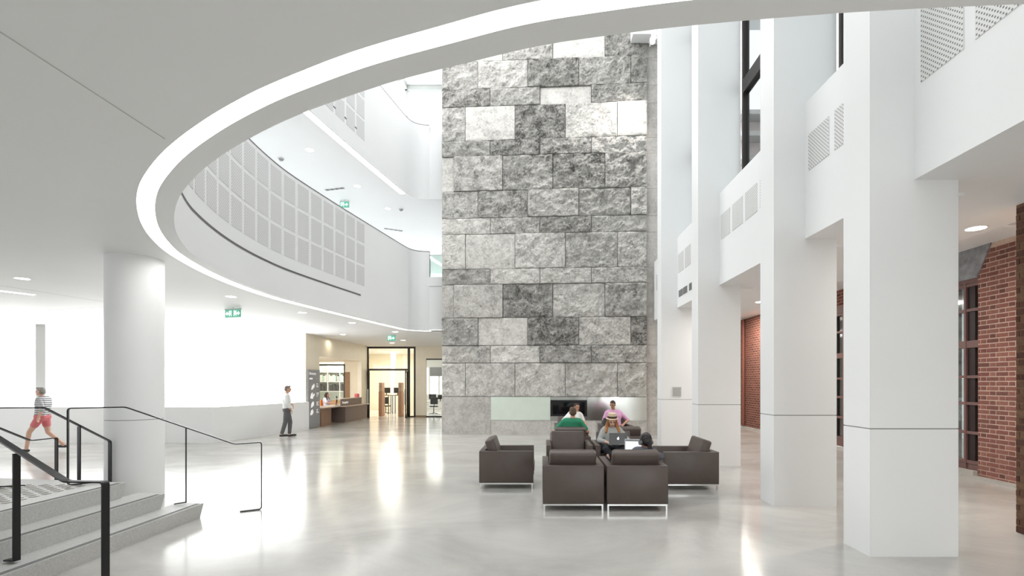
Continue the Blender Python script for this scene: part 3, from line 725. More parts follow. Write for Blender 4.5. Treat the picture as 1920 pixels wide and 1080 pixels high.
# ------------------------------------------------------------------ left: round column, luminous wall, parapet, post
rc = thing('column', 'thick round white column behind the steps', 'column', (-6.33, 7.76, 0))
MB().cyl((-6.33, 7.76), .372, 0, 1.275, 64).build('plinth', WHITE, rc, smooth=.6)
MB().cyl((-6.33, 7.76), .366, 1.275, 1.285, 64).build('joint', DARKLINE, rc, smooth=.6)
MB().cyl((-6.33, 7.76), .372, 1.285, ZC1, 64).build('shaft', WHITE, rc, smooth=.6)
def pathwall(pts, th, z0, z1):                        # polyline wall, thickness to the left of travel
    P = [Vector(p) for p in pts]; B = []
    for i, p in enumerate(P):
        t0 = (P[i] - P[i - 1]).normalized() if i else (P[1] - P[0]).normalized(); t1 = (P[i + 1] - P[i]).normalized() if i < len(P) - 1 else t0
        n0 = Vector((-t0.y, t0.x)); n1 = Vector((-t1.y, t1.x)); n = (n0 + n1).normalized(); B.append(p + n * th / max(.4, n.dot(n0)))
    return MB().prism([tuple(p) for p in P] + [tuple(p) for p in B[::-1]], z0, z1)
lumw = structe('wall_luminous', (-10.02, 15.9, 0), 0, 'glowing white translucent wall behind the parapet')
pathwall([(-9.22, 19.4), (-10.02, 15.9)], -.1, .0, ZC1).build('lit_panel', LUM, lumw)
pathwall([(-10.02, 15.9), (-22, 18.9)], -.1, .0, ZC1).build('lit_panel', LUM, lumw)
pp = thing('parapet', 'low white parapet wall bending in front of the luminous wall', 'parapet', (-9.93, 15.1, 0))
pathwall([(-9.0, 19.35), (-9.93, 15.1), (-26, 15.35)], -.14, 0, 1.09).build('wall_body', WHITE, pp)
pl_ = [(-9.08, 19.2), (-9.98, 15.18), (-10.7, 15.2)]
m = MB()
for p, q in zip(pl_[:-1], pl_[1:]): m.cap((p[0], p[1], 1.15), .014, (q[0], q[1], 1.15), .014, 8)
m.build('handrail', STEEL, pp)
for (p, q, n) in ((pl_[0], pl_[1], 5), (pl_[1], pl_[2], 2)):
    for k in range(n):
        u = (k + .02) / n; xx = p[0] + (q[0] - p[0]) * u; yy = p[1] + (q[1] - p[1]) * u
        MB().cap((xx, yy, 1.07), .01, (xx, yy, 1.15), .01, 6).build('bracket', STEEL, pp)
post = tag(MB().box(-16.77, -16.45, 16.5, 17.25, 0, ZC1).build('post', mat('post_shade', (176, 176, 174), .6)), 'rectangular post before the luminous wall at left, its front shade put into grey colour', 'pillar')  # grey base colour stands in for the shade on the post front

# ------------------------------------------------------------------ steps
HS = .19
def step_poly(x, d, tl): return [(x, d), (tl, d + .31 * (-x - 4.6) * 0 + .0 + (d * 0)), ]
STEPF = [(-4.62, 6.82), (-4.95, 6.55), (-5.29, 6.34)]    # far ends of the nosings
steps = thing('steps', 'three broad grey granite steps up to a landing', 'steps', (-6.2, 4.5, 0))
NEARD = 1.2
for k, (x, d) in enumerate(STEPF):
    z0, z1 = HS * k, HS * (k + 1)
    xb = STEPF[k + 1][0] - .06 if k < 2 else -9.2
    if k < 2:
        poly_t = [(x, d), (xb, d + (.06 if k == 0 else .05)), (xb, NEARD), (x, NEARD)]
    else:
        poly_t = [(x, d), (-7.6, 6.70), (-9.2, 6.72), (-9.2, NEARD), (x, NEARD)]
    sl = .03                                          # riser leans back below the nosing
    n = len(poly_t); low = [(poly_t[0][0] - sl, poly_t[0][1] - .03)] + poly_t[1:-1] + [(poly_t[-1][0] - sl, poly_t[-1][1])]
    vs = [(p[0], p[1], z0) for p in low] + [(p[0], p[1], z1) for p in poly_t]
    tri = tessellate_polygon([[Vector((p[0], p[1], 0)) for p in poly_t]])
    fs = [tuple(t_[::-1]) for t_ in tri] + [tuple(i + n for i in t_) for t_ in tri] + [(i, (i + 1) % n, (i + 1) % n + n, i + n) for i in range(n)]
    st = MB().add(vs, fs).build('step' if k < 2 else 'landing', GRANITE, steps)
    for j in range(3):
        xx = x - .03 - j * .022
        MB().box(xx - .006, xx + .006, NEARD, d - .04, z1 - .001, z1 + .002).build('nosing_strip', SLOT, st)
    if k == 2:
        studme = MB().box(-.03, .03, -.035, .035, 0, .004).mesh('tactile_stud'); studme.materials.append(mat('stud_bronze', (128, 122, 112), .4, .4))
        ow = wl(st); cnt = 0
        for i in range(10):
            for j in range(26):
                xx = -5.66 - i * .105; dd = 6.25 - j * .14 - (.07 if i % 2 else 0)
                if dd > 6.18 - i * .0: continue
                link('tactile_stud', studme, st, (xx - ow.x, dd - ow.y, z1 - ow.z)); cnt += 1
    else:
        pass
st2 = thing('steps', 'short flight of granite steps descending behind the landing', 'steps', (-7.0, 7.1, 0))
for k in range(2):
    MB().box(-7.7, -6.45 - .1 * k, 6.735 + .3 * (1 - k), 6.735 + .3 * (2 - k), 0, HS * (k + 1)).build('step', GRANITE, st2)
def rail(label, pts, side, posts, w=.05, t=.014):
    o = thing('handrail', label, 'handrail', pts[0], 0, 'dark flat-bar stair handrails')
    MB().sweep(pts, side, w, t).build('bar', BLACKM, o)
    for (p, foot) in posts:
        p = Vector(p); f = Vector(foot)
        MB().sweep([p, (p.x, p.y, f.z + .02), (f.x, f.y, f.z + .012)], side, w * .9, t).build('post', BLACKM, o)
    return o
def round_corner(P, r=.05):
    out = [P[0]]
    for a, b, c in zip(P[:-2], P[1:-1], P[2:]):
        a, b, c = Vector(a), Vector(b), Vector(c); u = (a - b).normalized(); v = (c - b).normalized(); q = min(r, (a - b).length * .4, (c - b).length * .4)
        p0 = b + u * q; p1 = b + v * q
        for k in range(5):
            s_ = k / 4; out.append(tuple((1 - s_) ** 2 * p0 + 2 * s_ * (1 - s_) * b + s_ * s_ * p1))
    out.append(P[-1]); return out
rail('thin black handrail at the far side of the granite steps', round_corner([(-5.55, 6.32, .59), (-5.84, 6.14, .585), (-5.84, 6.14, 1.53), (-5.38, 6.44, 1.53), (-4.33, 7.04, .975), (-4.05, 7.22, .98), (-4.05, 7.22, .012), (-4.28, 7.08, .01)], .035),
     (-.51, .86, 0), [((-4.82, 6.76, 1.235), (-4.93, 6.69, .20))])
rail('thick black handrail at the near side of the granite steps', round_corner([(-5.9, 4.86, .585), (-6.2, 4.92, .585), (-6.2, 4.92, 1.53), (-5.55, 4.77, 1.53), (-4.16, 4.36, .98), (-3.80, 4.34, .98), (-3.80, 4.34, .012), (-4.0, 4.39, .01)], .03),
     (.2, .98, 0), [((-4.80, 4.55, 1.2), (-4.92, 4.58, .20))], .062)
rail('dark handrail rising from the landing in front of the round column', round_corner([(-6.35, 6.1, .585), (-6.60, 6.02, .585), (-6.60, 6.02, 1.54), (-6.12, 6.12, 1.54), (-6.36, 7.34, .98), (-6.36, 7.34, .015)], .03), (.97, -.2, 0), [((-6.26, 6.74, 1.25), (-6.28, 6.76, .03))], .055)
rail('dark handrail at the far left of the descending flight', round_corner([(-7.5, 6.5, 1.42), (-7.62, 7.42, .98), (-7.60, 7.80, .98), (-7.60, 7.80, .015)], .03), (.99, -.1, 0), [((-7.55, 6.9, 1.2), (-7.56, 6.92, .4))], .055)

# ------------------------------------------------------------------ reception wall, alcove and desk
RX = -9.2
wrc = structe('wall_reception', (RX, 23, 0), 0, 'pale wall with the reception alcove')
MB().box(RX - .2, RX, 19.5, 20.7, 0, ZC1).box(RX - .2, RX, 25.6, 26.5, 0, ZC1).box(RX - .2, RX, 20.7, 25.6, 2.94, ZC1).build('wall_face', CREAM, wrc)
MB().box(-12.4, RX - .2, 20.4, 26.4, 2.94, 3.0).build('alcove_soffit', CREAM, wrc)
MB().box(-10.36, RX - .2, 26.38, 26.5, 0, 2.94).build('alcove_wall', CREAM, wrc)
MB().box(-10.34, -10.1, 26.34, 26.38, 0, 2.4).build('wood_strip', mat('oak_strip', (150, 116, 84), .5, var=.1, scale=8), wrc)
MB().box(-12.4, -11.8, 26.38, 26.5, 0, 2.94).box(-12.4, -12.3, 20.4, 26.4, 0, 2.94).build('alcove_side', CREAM, wrc)
MB().box(-11.8, -10.36, 26.38, 26.5, 0, .9).build('low_wall', mat('oak_panel', (196, 160, 112), .5, var=.1, scale=6), wrc)
wb_ = structe('window_9', (-11.1, 26.4, .9), 0, 'dark framed inner window behind the reception desk')
MB().box(-11.8, -11.74, 26.36, 26.44, .9, 2.8).box(-10.42, -10.36, 26.36, 26.44, .9, 2.8).box(-11.8, -10.36, 26.36, 26.44, 2.74, 2.82).build('frame', FRAME, wb_)
MB().box(-11.74, -10.42, 26.39, 26.40, .9, 2.74).build('pane', glass('clear_glass'), wb_)
# shelf of files seen through the inner window
shf = thing('bookshelf', 'white shelving with rows of dark and pale files behind the inner window', 'shelf', (-11.8, 28.4, 0))
MB().box(-13.4, -11.05, 28.9, 29.0, 0, 3).build('back_panel', mat('shelf_back', (196, 206, 200), .6), shf)
for z in (.8, 1.35, 1.9, 2.45): MB().box(-13.4, -11.05, 28.5, 28.9, z - .03, z).build('shelf_board', WHITE, shf)
for x in (-12.9, -12.2, -11.5, -11.07): MB().box(x - .015, x + .015, 28.5, 28.9, 0, 2.9).build('upright', WHITE, shf)
random.seed(9)
FILEC = [mat('file_%d' % i, c, .6) for i, c in enumerate([(62, 66, 70), (84, 86, 90), (206, 206, 200), (150, 190, 180), (120, 116, 110), (46, 48, 52)])]
fid = 0
for zi, z in enumerate((1.35, 1.9)):
    x = -12.86; k = 0
    while x < -11.2:
        w = random.uniform(.05, .09)
        o = tag(MB().rbox(x, x + w - .008, 28.52, 28.8, z + .001, z + random.uniform(.3, .42), .006, 1).build('file_folder', FILEC[random.choice([0, 0, 1, 5, 5]) if zi == 0 else random.choice([2, 2, 4, 3, 2])]), ('dark file on the lower shelf behind the reception window' if zi == 0 else 'pale file on the upper shelf behind the reception window'), 'file', ('dark files on the lower shelf' if zi == 0 else 'pale files on the upper shelf'))
        x += w
        if abs((x + 12.2)) < .08 or abs(x + 11.5) < .08: x += .1
struct(MB().box(-16, -11.2, 29.6, 29.8, 0, 3.78).box(-16, -12.6, 26.5, 26.6, 0, 3.78).build('wall_office', CREAM), 'cream wall of the office behind reception')
# directory sign
sg = thing('directory_sign', 'tall grey directory board with white floor plans by the reception', 'sign', (RX + .05, 20.1, 0))
SGM = mat('sign_grey', (150, 152, 155), .5); SGW = mat('sign_white', (245, 245, 245), .5, emit=.15)
MB().box(RX + .002, RX + .06, 19.58, 20.62, .03, 2.36).build('board', SGM, sg)
def textobj(s, size, name, m, parent, M):
    cu = bpy.data.curves.new(name, 'FONT'); cu.body = s; cu.size = size; cu.extrude = .003
    o = bpy.data.objects.new(name, cu); me = bpy.data.meshes.new_from_object(o)
    bpy.data.objects.remove(o); me.materials.clear(); me.materials.append(m)
    me.transform(M)
    return link(name, me, parent)
def sidew(x, y, z, parent):                           # text on a face that looks to +X, running into depth
    p = wl(parent); return Matrix.Translation((x - p.x, y - p.y, z - p.z)) @ Matrix(((0, 0, 1, 0), (1, 0, 0, 0), (0, 1, 0, 0), (0, 0, 0, 1)))
textobj('Directory', .15, 'lettering', SGW, sg, sidew(RX + .061, 19.66, 2.16, sg))
MB().box(RX + .058, RX + .064, 19.68, 19.95, 1.97, 2.03).build('lettering', SGW, sg)
random.seed(2)
for z in (1.68, 1.3, .93, .62):
    m = MB()
    for k in range(5):
        cy, cz = 19.95 + random.uniform(-.12, .12), z + random.uniform(-.1, .08); ww, hh = random.uniform(.05, .12), random.uniform(.04, .1)
        m.prism([(cy - ww, cz - hh), (cy + ww * .4, cz - hh * .8), (cy + ww, cz + hh), (cy - ww * .2, cz + hh * .7)], 0, .006 + k * .0004, M=Matrix(((0, 0, 1, RX + .058), (1, 0, 0, 0), (0, 1, 0, 0), (0, 0, 0, 1))))
    m.build('floor_plan', SGW, sg)
    for k in range(3): MB().box(RX + .058, RX + .063, 20.3, 20.3 + random.uniform(.12, .22), z + .1 - k * .06, z + .125 - k * .06).build('lettering', SGW, sg)
# desk
DKM = mat('desk_umber', (112, 96, 90), .45, var=.04); DKW = mat('desk_wood', (150, 118, 98), .5, var=.1, scale=6); DKT = mat('desk_top', (176, 160, 146), .35, var=.04)
dk = thing('reception_desk', 'umber reception desk with raised counter in front of the alcove', 'desk', (-8.9, 22.7, 0))
MB().box(-9.75, -9.12, 20.72, 21.7, .0, .74).build('side_cabinet', DKW, dk)
MB().box(-9.6, -9.4, 21.7, 22.4, 0, .74).build('knee_panel', mat('desk_dark', (30, 22, 24), .5), dk)
MB().box(-9.4, -8.78, 22.4, 25.2, .06, .74).build('front_panel', DKM, dk)
MB().box(-9.4, -8.83, 22.45, 25.15, 0, .06).build('plinth', DKT, dk)
MB().prism([(-9.06, 20.72), (-8.98, 22.3), (-8.72, 22.34), (-8.72, 25.35), (-9.9, 25.35), (-9.9, 20.72)], .74, .785).build('worktop', DKT, dk)
MB().box(-9.02, -8.96, 22.4, 24.95, .785, 1.08).build('counter_front', DKM, dk)
MB().box(-9.25, -8.94, 22.35, 25.0, 1.08, 1.11).build('counter_top', DKT, dk)
textobj('Reception', .17, 'lettering', SGW, dk, sidew(-8.957, 22.5, .88, dk))
o = tag(MB().rbox(-9.15, -9.0, 24.5, 24.75, 1.111, 1.29, .01, 1).build('box', mat('coral_box', (206, 92, 104), .5)), 'small coral red box on the reception counter', 'box')
def monitor(label, loc, rz, w=.52, h=.32, scr=(24, 24, 28), grp=None):
    o = thing('monitor', label, 'monitor', loc, rz, grp)
    MB().rbox(-w / 2, w / 2, -.02, .02, .12, .12 + h, .008, 1).build('casing', BLACKM, o, local=True)
    MB().box(-w / 2 + .015, w / 2 - .015, -.0225, -.02, .135, .105 + h).build('screen', mat('screen_%d' % scr[0], scr, .15), o, local=True)
    MB().box(-.025, .025, 0, .03, .01, .2).build('stand', BLACKM, o, local=True)
    MB().box(-.11, .11, -.08, .09, 0, .012).build('foot', BLACKM, o, local=True)
    return o
monitor('black monitor on the reception desk beside the clerk', (-9.5, 23.2, .786), math.radians(115))
# ------------------------------------------------------------------ glazed entrance and the rooms behind
EY = 26.5
en = structe('door_1', (-7.9, EY, 0), 0, 'black framed glass entrance with open double doors')
eb = lambda x0, x1, z0, z1, n='frame': MB().box(x0, x1, EY - .04, EY + .04, z0, z1).build(n, FRAME, en)
eb(-9.2, -6.6, 3.66, 3.76, 'head'); eb(-6.72, -6.62, 0, 3.66, 'jamb'); eb(-9.2, -9.13, 0, 3.66, 'jamb'); eb(-7.05, -6.93, 0, 3.66, 'mullion'); eb(-9.13, -7.05, 2.48, 2.58, 'transom')
MB().box(-9.13, -7.05, EY - .005, EY + .005, 2.58, 3.66).build('pane', glass('clear_glass'), en)
MB().box(-6.93, -6.72, EY - .005, EY + .005, 0.05, 3.66).build('pane', glass('clear_glass'), en)
eb(-6.93, -6.72, 0, .06, 'sill')
for sgn, hx in ((1, -9.1), (-1, -7.08)):
    lf = MB(); a = math.radians(72 if sgn > 0 else 100)
    M_ = Matrix.Translation((hx, EY + (-.02 if sgn > 0 else .0), 0)) @ Matrix.Rotation(-a if sgn > 0 else math.pi + a, 4, 'Z')
    lf.box(0, .1, -.025, .025, .01, 2.46, M_).box(.9, 1.0, -.025, .025, .01, 2.46, M_).box(.1, .9, -.025, .025, .01, .2, M_).box(.1, .9, -.025, .025, 2.36, 2.46, M_)
    l_ = lf.build('door_leaf', FRAME, en)
    MB().box(.1, .9, -.004, .004, .2, 2.36, M_).build('pane', glass('clear_glass'), l_)
    MB().box(.84, .88, -.07, -.04, .7, 1.5, M_).build('pull_handle', STEEL, l_)
wc = structe('wall_entrance', (-5, EY, 0), 0, 'cream wall with a window beside the glass entrance')
MB().box(-6.62, -6.06, EY - .05, EY + .1, 0, ZC1).box(-6.06, 3, EY - .05, EY + .1, 3.12, ZC1).box(-5.0, 3, EY - .05, EY + .1, 0, 3.12).build('wall_face', CREAM, wc)
MB().box(-6.62, -6.06, EY - .07, EY - .05, 0, .09).build('baseboard', mat('wood_base', (150, 122, 90), .5), wc)
w10 = structe('window_10', (-5.5, EY, 0), 0, 'interior window with a view of a bright office')
MB().box(-6.06, -5.0, EY - .04, EY + .04, 3.05, 3.12).box(-6.06, -5.0, EY - .04, EY + .04, 0.0, .06).build('frame', FRAME, w10)
MB().box(-6.06, -5.0, EY - .004, EY + .004, .06, 3.05).build('pane', glass('clear_glass'), w10)
lw = pathwall([(-6.42, 26.62), (-8.1, 34)], .06, 0, 3.78); lw2 = pathwall([(-10.42, 26.52), (-12.3, 34)], .06, 0, 3.78); lw.add(lw2.v, lw2.f)
struct(lw.box(-12.6, -8.1, 34, 34.2, 0, 3.78).build('wall_library', CREAM), 'cream walls of the room beyond the entrance')
struct(MB().box(-9.45, -9.2, 31.5, 31.75, 0, 3.78).build('wall_library_pier', WHITE), 'slim white pier in the room beyond the entrance')
for i, (px, pb, d) in enumerate(((715.7, 781, 27.4), (752, 784, 27.1))):
    x = (px - CX) / FPX * d
    g = thing('security_gate', ['left', 'right'][i] + ' wooden security gate post inside the glass entrance', 'gate post', (x, d, 0), 0, 'security gate posts')
    MB().rbox(-.09, .09, -.28, .28, 0, 1.35, .02, 2).build('wood_post', mat('gate_oak', (170, 130, 104), .5, var=.12, scale=10), g, local=True)
    MB().rbox(-.08, .08, -.26, .26, 1.352, 1.84, .02, 2).build('upper_panel', mat('gate_mottled', (176, 150, 128), .5, var=.3, scale=18), g, local=True)
def desk(label, loc, w, dp, h, m=WHITE):
    o = thing('desk', label, 'desk', loc)
    MB().box(-w / 2, w / 2, -dp / 2, dp / 2, h - .04, h).build('desktop', m, o, local=True)
    for sx in (-1, 1):
        for sy in (-1, 1): MB().box(sx * (w / 2 - .05) - .02, sx * (w / 2 - .05) + .02, sy * (dp / 2 - .05) - .02, sy * (dp / 2 - .05) + .02, 0, h - .04).build('leg', FRAME, o, local=True)
    return o
def task_chair(label, loc, rz):
    o = thing('office_chair', label, 'chair', loc, rz)
    M2 = mat('chair_fabric', (52, 54, 58), .8)
    MB().rbox(-.23, .23, -.22, .22, .44, .5, .02, 2).build('seat', M2, o, local=True)
    MB().rbox(-.21, .21, .2, .25, .6, 1.0, .02, 2).build('backrest', M2, o, local=True)
    MB().box(-.02, .02, .2, .24, .46, .62).build('back_stem', FRAME, o, local=True)
    MB().cyl((0, 0), .025, .08, .44, 10).build('column', FRAME, o, local=True)
    for k in range(5):
        a = 2 * math.pi * k / 5; MB().cap((0, 0, .09), .018, (.26 * math.cos(a), .26 * math.sin(a), .05), .014, 6).build('foot', FRAME, o, local=True)
    return o
desk('tall counter table beyond the left gate post', (-9.2, 29.6, 0), .6, .6, 1.1, mat('counter_brown', (120, 104, 94), .5))
monitor('dark monitor beyond the left gate post', (-9.12, 29.5, 1.1), 0, .46, .32)
desk('tall counter table beyond the right gate post', (-8.45, 29.6, 0), .6, .6, 1.1, mat('counter_brown', (120, 104, 94), .5))
monitor('dark monitor beyond the right gate post', (-8.45, 29.5, 1.1), 0, .46, .32)
task_chair('dark stool chair under the left counter table', (-9.0, 29.0, 0), math.pi)
# office behind the window near the tower
struct(MB().box(-9.3, 3, 36, 36.1, 0, 1.0).box(-9.3, 3, 36, 36.1, 2.9, 3.78).box(-5.4, 3, 36, 36.1, 1, 2.9).build('wall_office_far', WHITE), 'far wall of the bright office')
w11 = structe('window_11', (-7, 36, 1), 0, 'bright far windows of the office')
for x in (-8.7, -8.0, -7.3, -6.6, -5.9): MB().box(x - .06, x + .06, 35.96, 36.04, 1, 2.9).build('mullion', WHITE, w11)
for x in (-8.7, -8.0, -7.3, -6.6): MB().box(x + .06, x + .64, 36.0, 36.01, 1, 2.9).build('pane', glass('clear_glass'), w11)
bl = tag(MB().box(-7.95, -6.6, 35.9, 35.96, 2.3, 2.95).build('roller_blind', mat('blind_grey', (140, 142, 144), .7)), 'grey roller blind in the bright office window', 'blind')
desk('white office desk behind the interior window', (-6.0, 29.2, 0), 1.7, .7, .74)
monitor('left dark monitor on the white office desk', (-6.3, 29.15, .74), .1, .42, .3)
monitor('right dark monitor on the white office desk', (-5.85, 29.2, .74), -.1, .3, .26)
task_chair('dark office chair at the white desk', (-6.1, 28.55, 0), math.pi + .3)
cab = thing('cabinet', 'low white cabinet beside the office desk', 'cabinet', (-5.3, 28.6, 0))
MB().box(-.3, .3, -.25, .25, 0, .68).build('body', WHITE, cab, local=True); MB().box(-.25, .25, -.262, -.25, .05, .63).build('door', PERFW, cab, local=True)
pot = thing('potted_plant', 'small leafy plant on the office cabinet', 'plant', (-5.3, 28.6, .68))
MB().cyl((0, 0), .07, 0, .14, 14, .09).build('pot', WHITE, pot, local=True)
m = MB(); random.seed(3)
for k in range(14):
    a = random.uniform(0, 6.28); q = Vector((math.cos(a) * .16, math.sin(a) * .16, random.uniform(.22, .4))); m.cap((0, 0, .12), .006, q * .8, .006, 5); m.ell(q, (.05, .03, .02), n=6, m=4)
m.build('foliage', mat('leaf', (96, 120, 84), .6), pot, local=True)
def lamp(name, loc, size, power, col):
    l = bpy.data.lights.new(name, 'AREA'); l.shape = 'DISK'; l.size = size; l.energy = power; l.color = col
    o = bpy.data.objects.new(name, l); o.location = loc; COL.objects.link(o); return o
for (x, y, p) in ((-8.6, 28.6, 55), (-9.6, 31.5, 55), (-10.4, 23.2, 20), (-7.2, 24.0, 10), (-6.4, 30.5, 60), (-11.4, 27.7, 45)):
    z = 2.92 if (x < -9.3 and y < 26.4) else ZC1 - .02
    lamp('room_lamp', (x, y, z), 1.2, p, (1, .94, .85) if x < -6 else (1, .98, .95))
lamp('alcove_washer', (-8.95, 21.6, 3.7), .15, 1.6, (1, .9, .7))
downlight(7.4, 18.5, 4.46, 'unseen downlight added in the raised ceiling strip to brighten the far brick wall', .12, LEDWARM, 'aisle downlights')  # unseen fitting added to brighten the dark recess above the bricks
lamp('aisle_lamp', (7.4, 18.5, 4.42), .2, 60, (1, .94, .84))  # light of the added recess fitting
lamp('aisle_lamp', (6.2, 7.05, 4.0), .6, 40, (1, .95, .88))
lamp('aisle_lamp', (6.0, 13.5, 4.0), .6, 40, (1, .95, .88))

# ------------------------------------------------------------------ lounge chairs
LEATHER = mat('umber_leather', (90, 79, 74), .34, var=.06, scale=5, bump=.12, bscale=160, spec=.45)
def make_chair():
    P = {}
    P['arm'] = MB().rprism([(-.44, -.47), (-.348, -.47), (-.348, .379), (-.44, .470)], .105, .655, .006).mesh('arm')
    P['arm2'] = MB().rprism([(.44, -.47), (.348, -.47), (.348, .379), (.44, .470)], .105, .655, .006).mesh('arm')
    P['back_panel'] = MB().rprism([(-.438, .472), (.438, .472), (.346, .38), (-.346, .38)], .105, .655, .006).mesh('back_panel')
    P['seat_base'] = MB().box(-.346, .346, -.44, .378, .105, .26).mesh('seat_base')
    P['seat_cushion'] = MB().rbox(-.342, .342, -.485, .36, .262, .43, .045, 4).mesh('seat_cushion')
    M_ = Matrix.Translation((0, .235, .625)) @ Matrix.Rotation(math.radians(-19), 4, 'X')
    P['back_cushion'] = MB().rbox(-.342, .342, -.08, .09, -.2, .235, .04, 4, M_).mesh('back_cushion')
    fr = MB()
    for (x0, x1, y0, y1) in ((-.43, .43, -.46, -.44), (-.43, .43, .44, .46), (-.43, -.41, -.44, .44), (.41, .43, -.44, .44)): fr.box(x0, x1, y0, y1, .08, .105)
    P['base_frame'] = fr.mesh('base_frame')
    P['leg'] = MB().box(-.012, .012, -.012, .012, 0, .08).mesh('leg')
    for k, me in P.items():
        me.materials.append(CHROME if k in ('base_frame', 'leg') else LEATHER)
        if k not in ('base_frame', 'leg', 'seat_base'): me.shade_smooth(); me.set_sharp_from_angle(angle=.9)
    return P
CP = make_chair()
def armchair(label, x, y, rz):
    o = thing('armchair', label, 'armchair', (x, y, 0), rz, 'brown leather cube armchairs of the lounge')
    for k, me in CP.items():
        if k == 'leg':
            for sx in (-.418, .418):
                for sy in (-.448, .448): link('leg', me, o, (sx, sy, 0))
        else: link('arm' if k == 'arm2' else k, me, o)
    return o
PI = math.pi
armchair('brown leather armchair nearest the camera, left of the front pair, back turned, empty', .483, 7.58, PI)
armchair('brown leather armchair nearest the camera, right of the front pair, holding the person with headphones', 1.40, 7.57, PI)
armchair('empty brown leather armchair facing the camera behind the left front chair', .57, 9.87, 0)
armchair('brown leather armchair holding the woman in the straw hat', 1.50, 9.87, 0)
armchair('brown leather armchair with its back turned, holding the man in green', .68, 11.32, PI)
armchair('empty brown leather armchair with its back turned, right of the straw hat', 1.93, 11.45, PI)
armchair('far brown leather armchair holding the person in white, under the fireplace', .86, 14.17, 0)
armchair('far brown leather armchair holding the man in the pink shirt', 2.14, 14.17, 0)
armchair('lone brown leather armchair on the left of the group, facing right', -.58, 9.04, PI / 2)
armchair('brown leather armchair on the right of the group, facing left, by the pillars', 2.60, 8.93, -PI / 2)

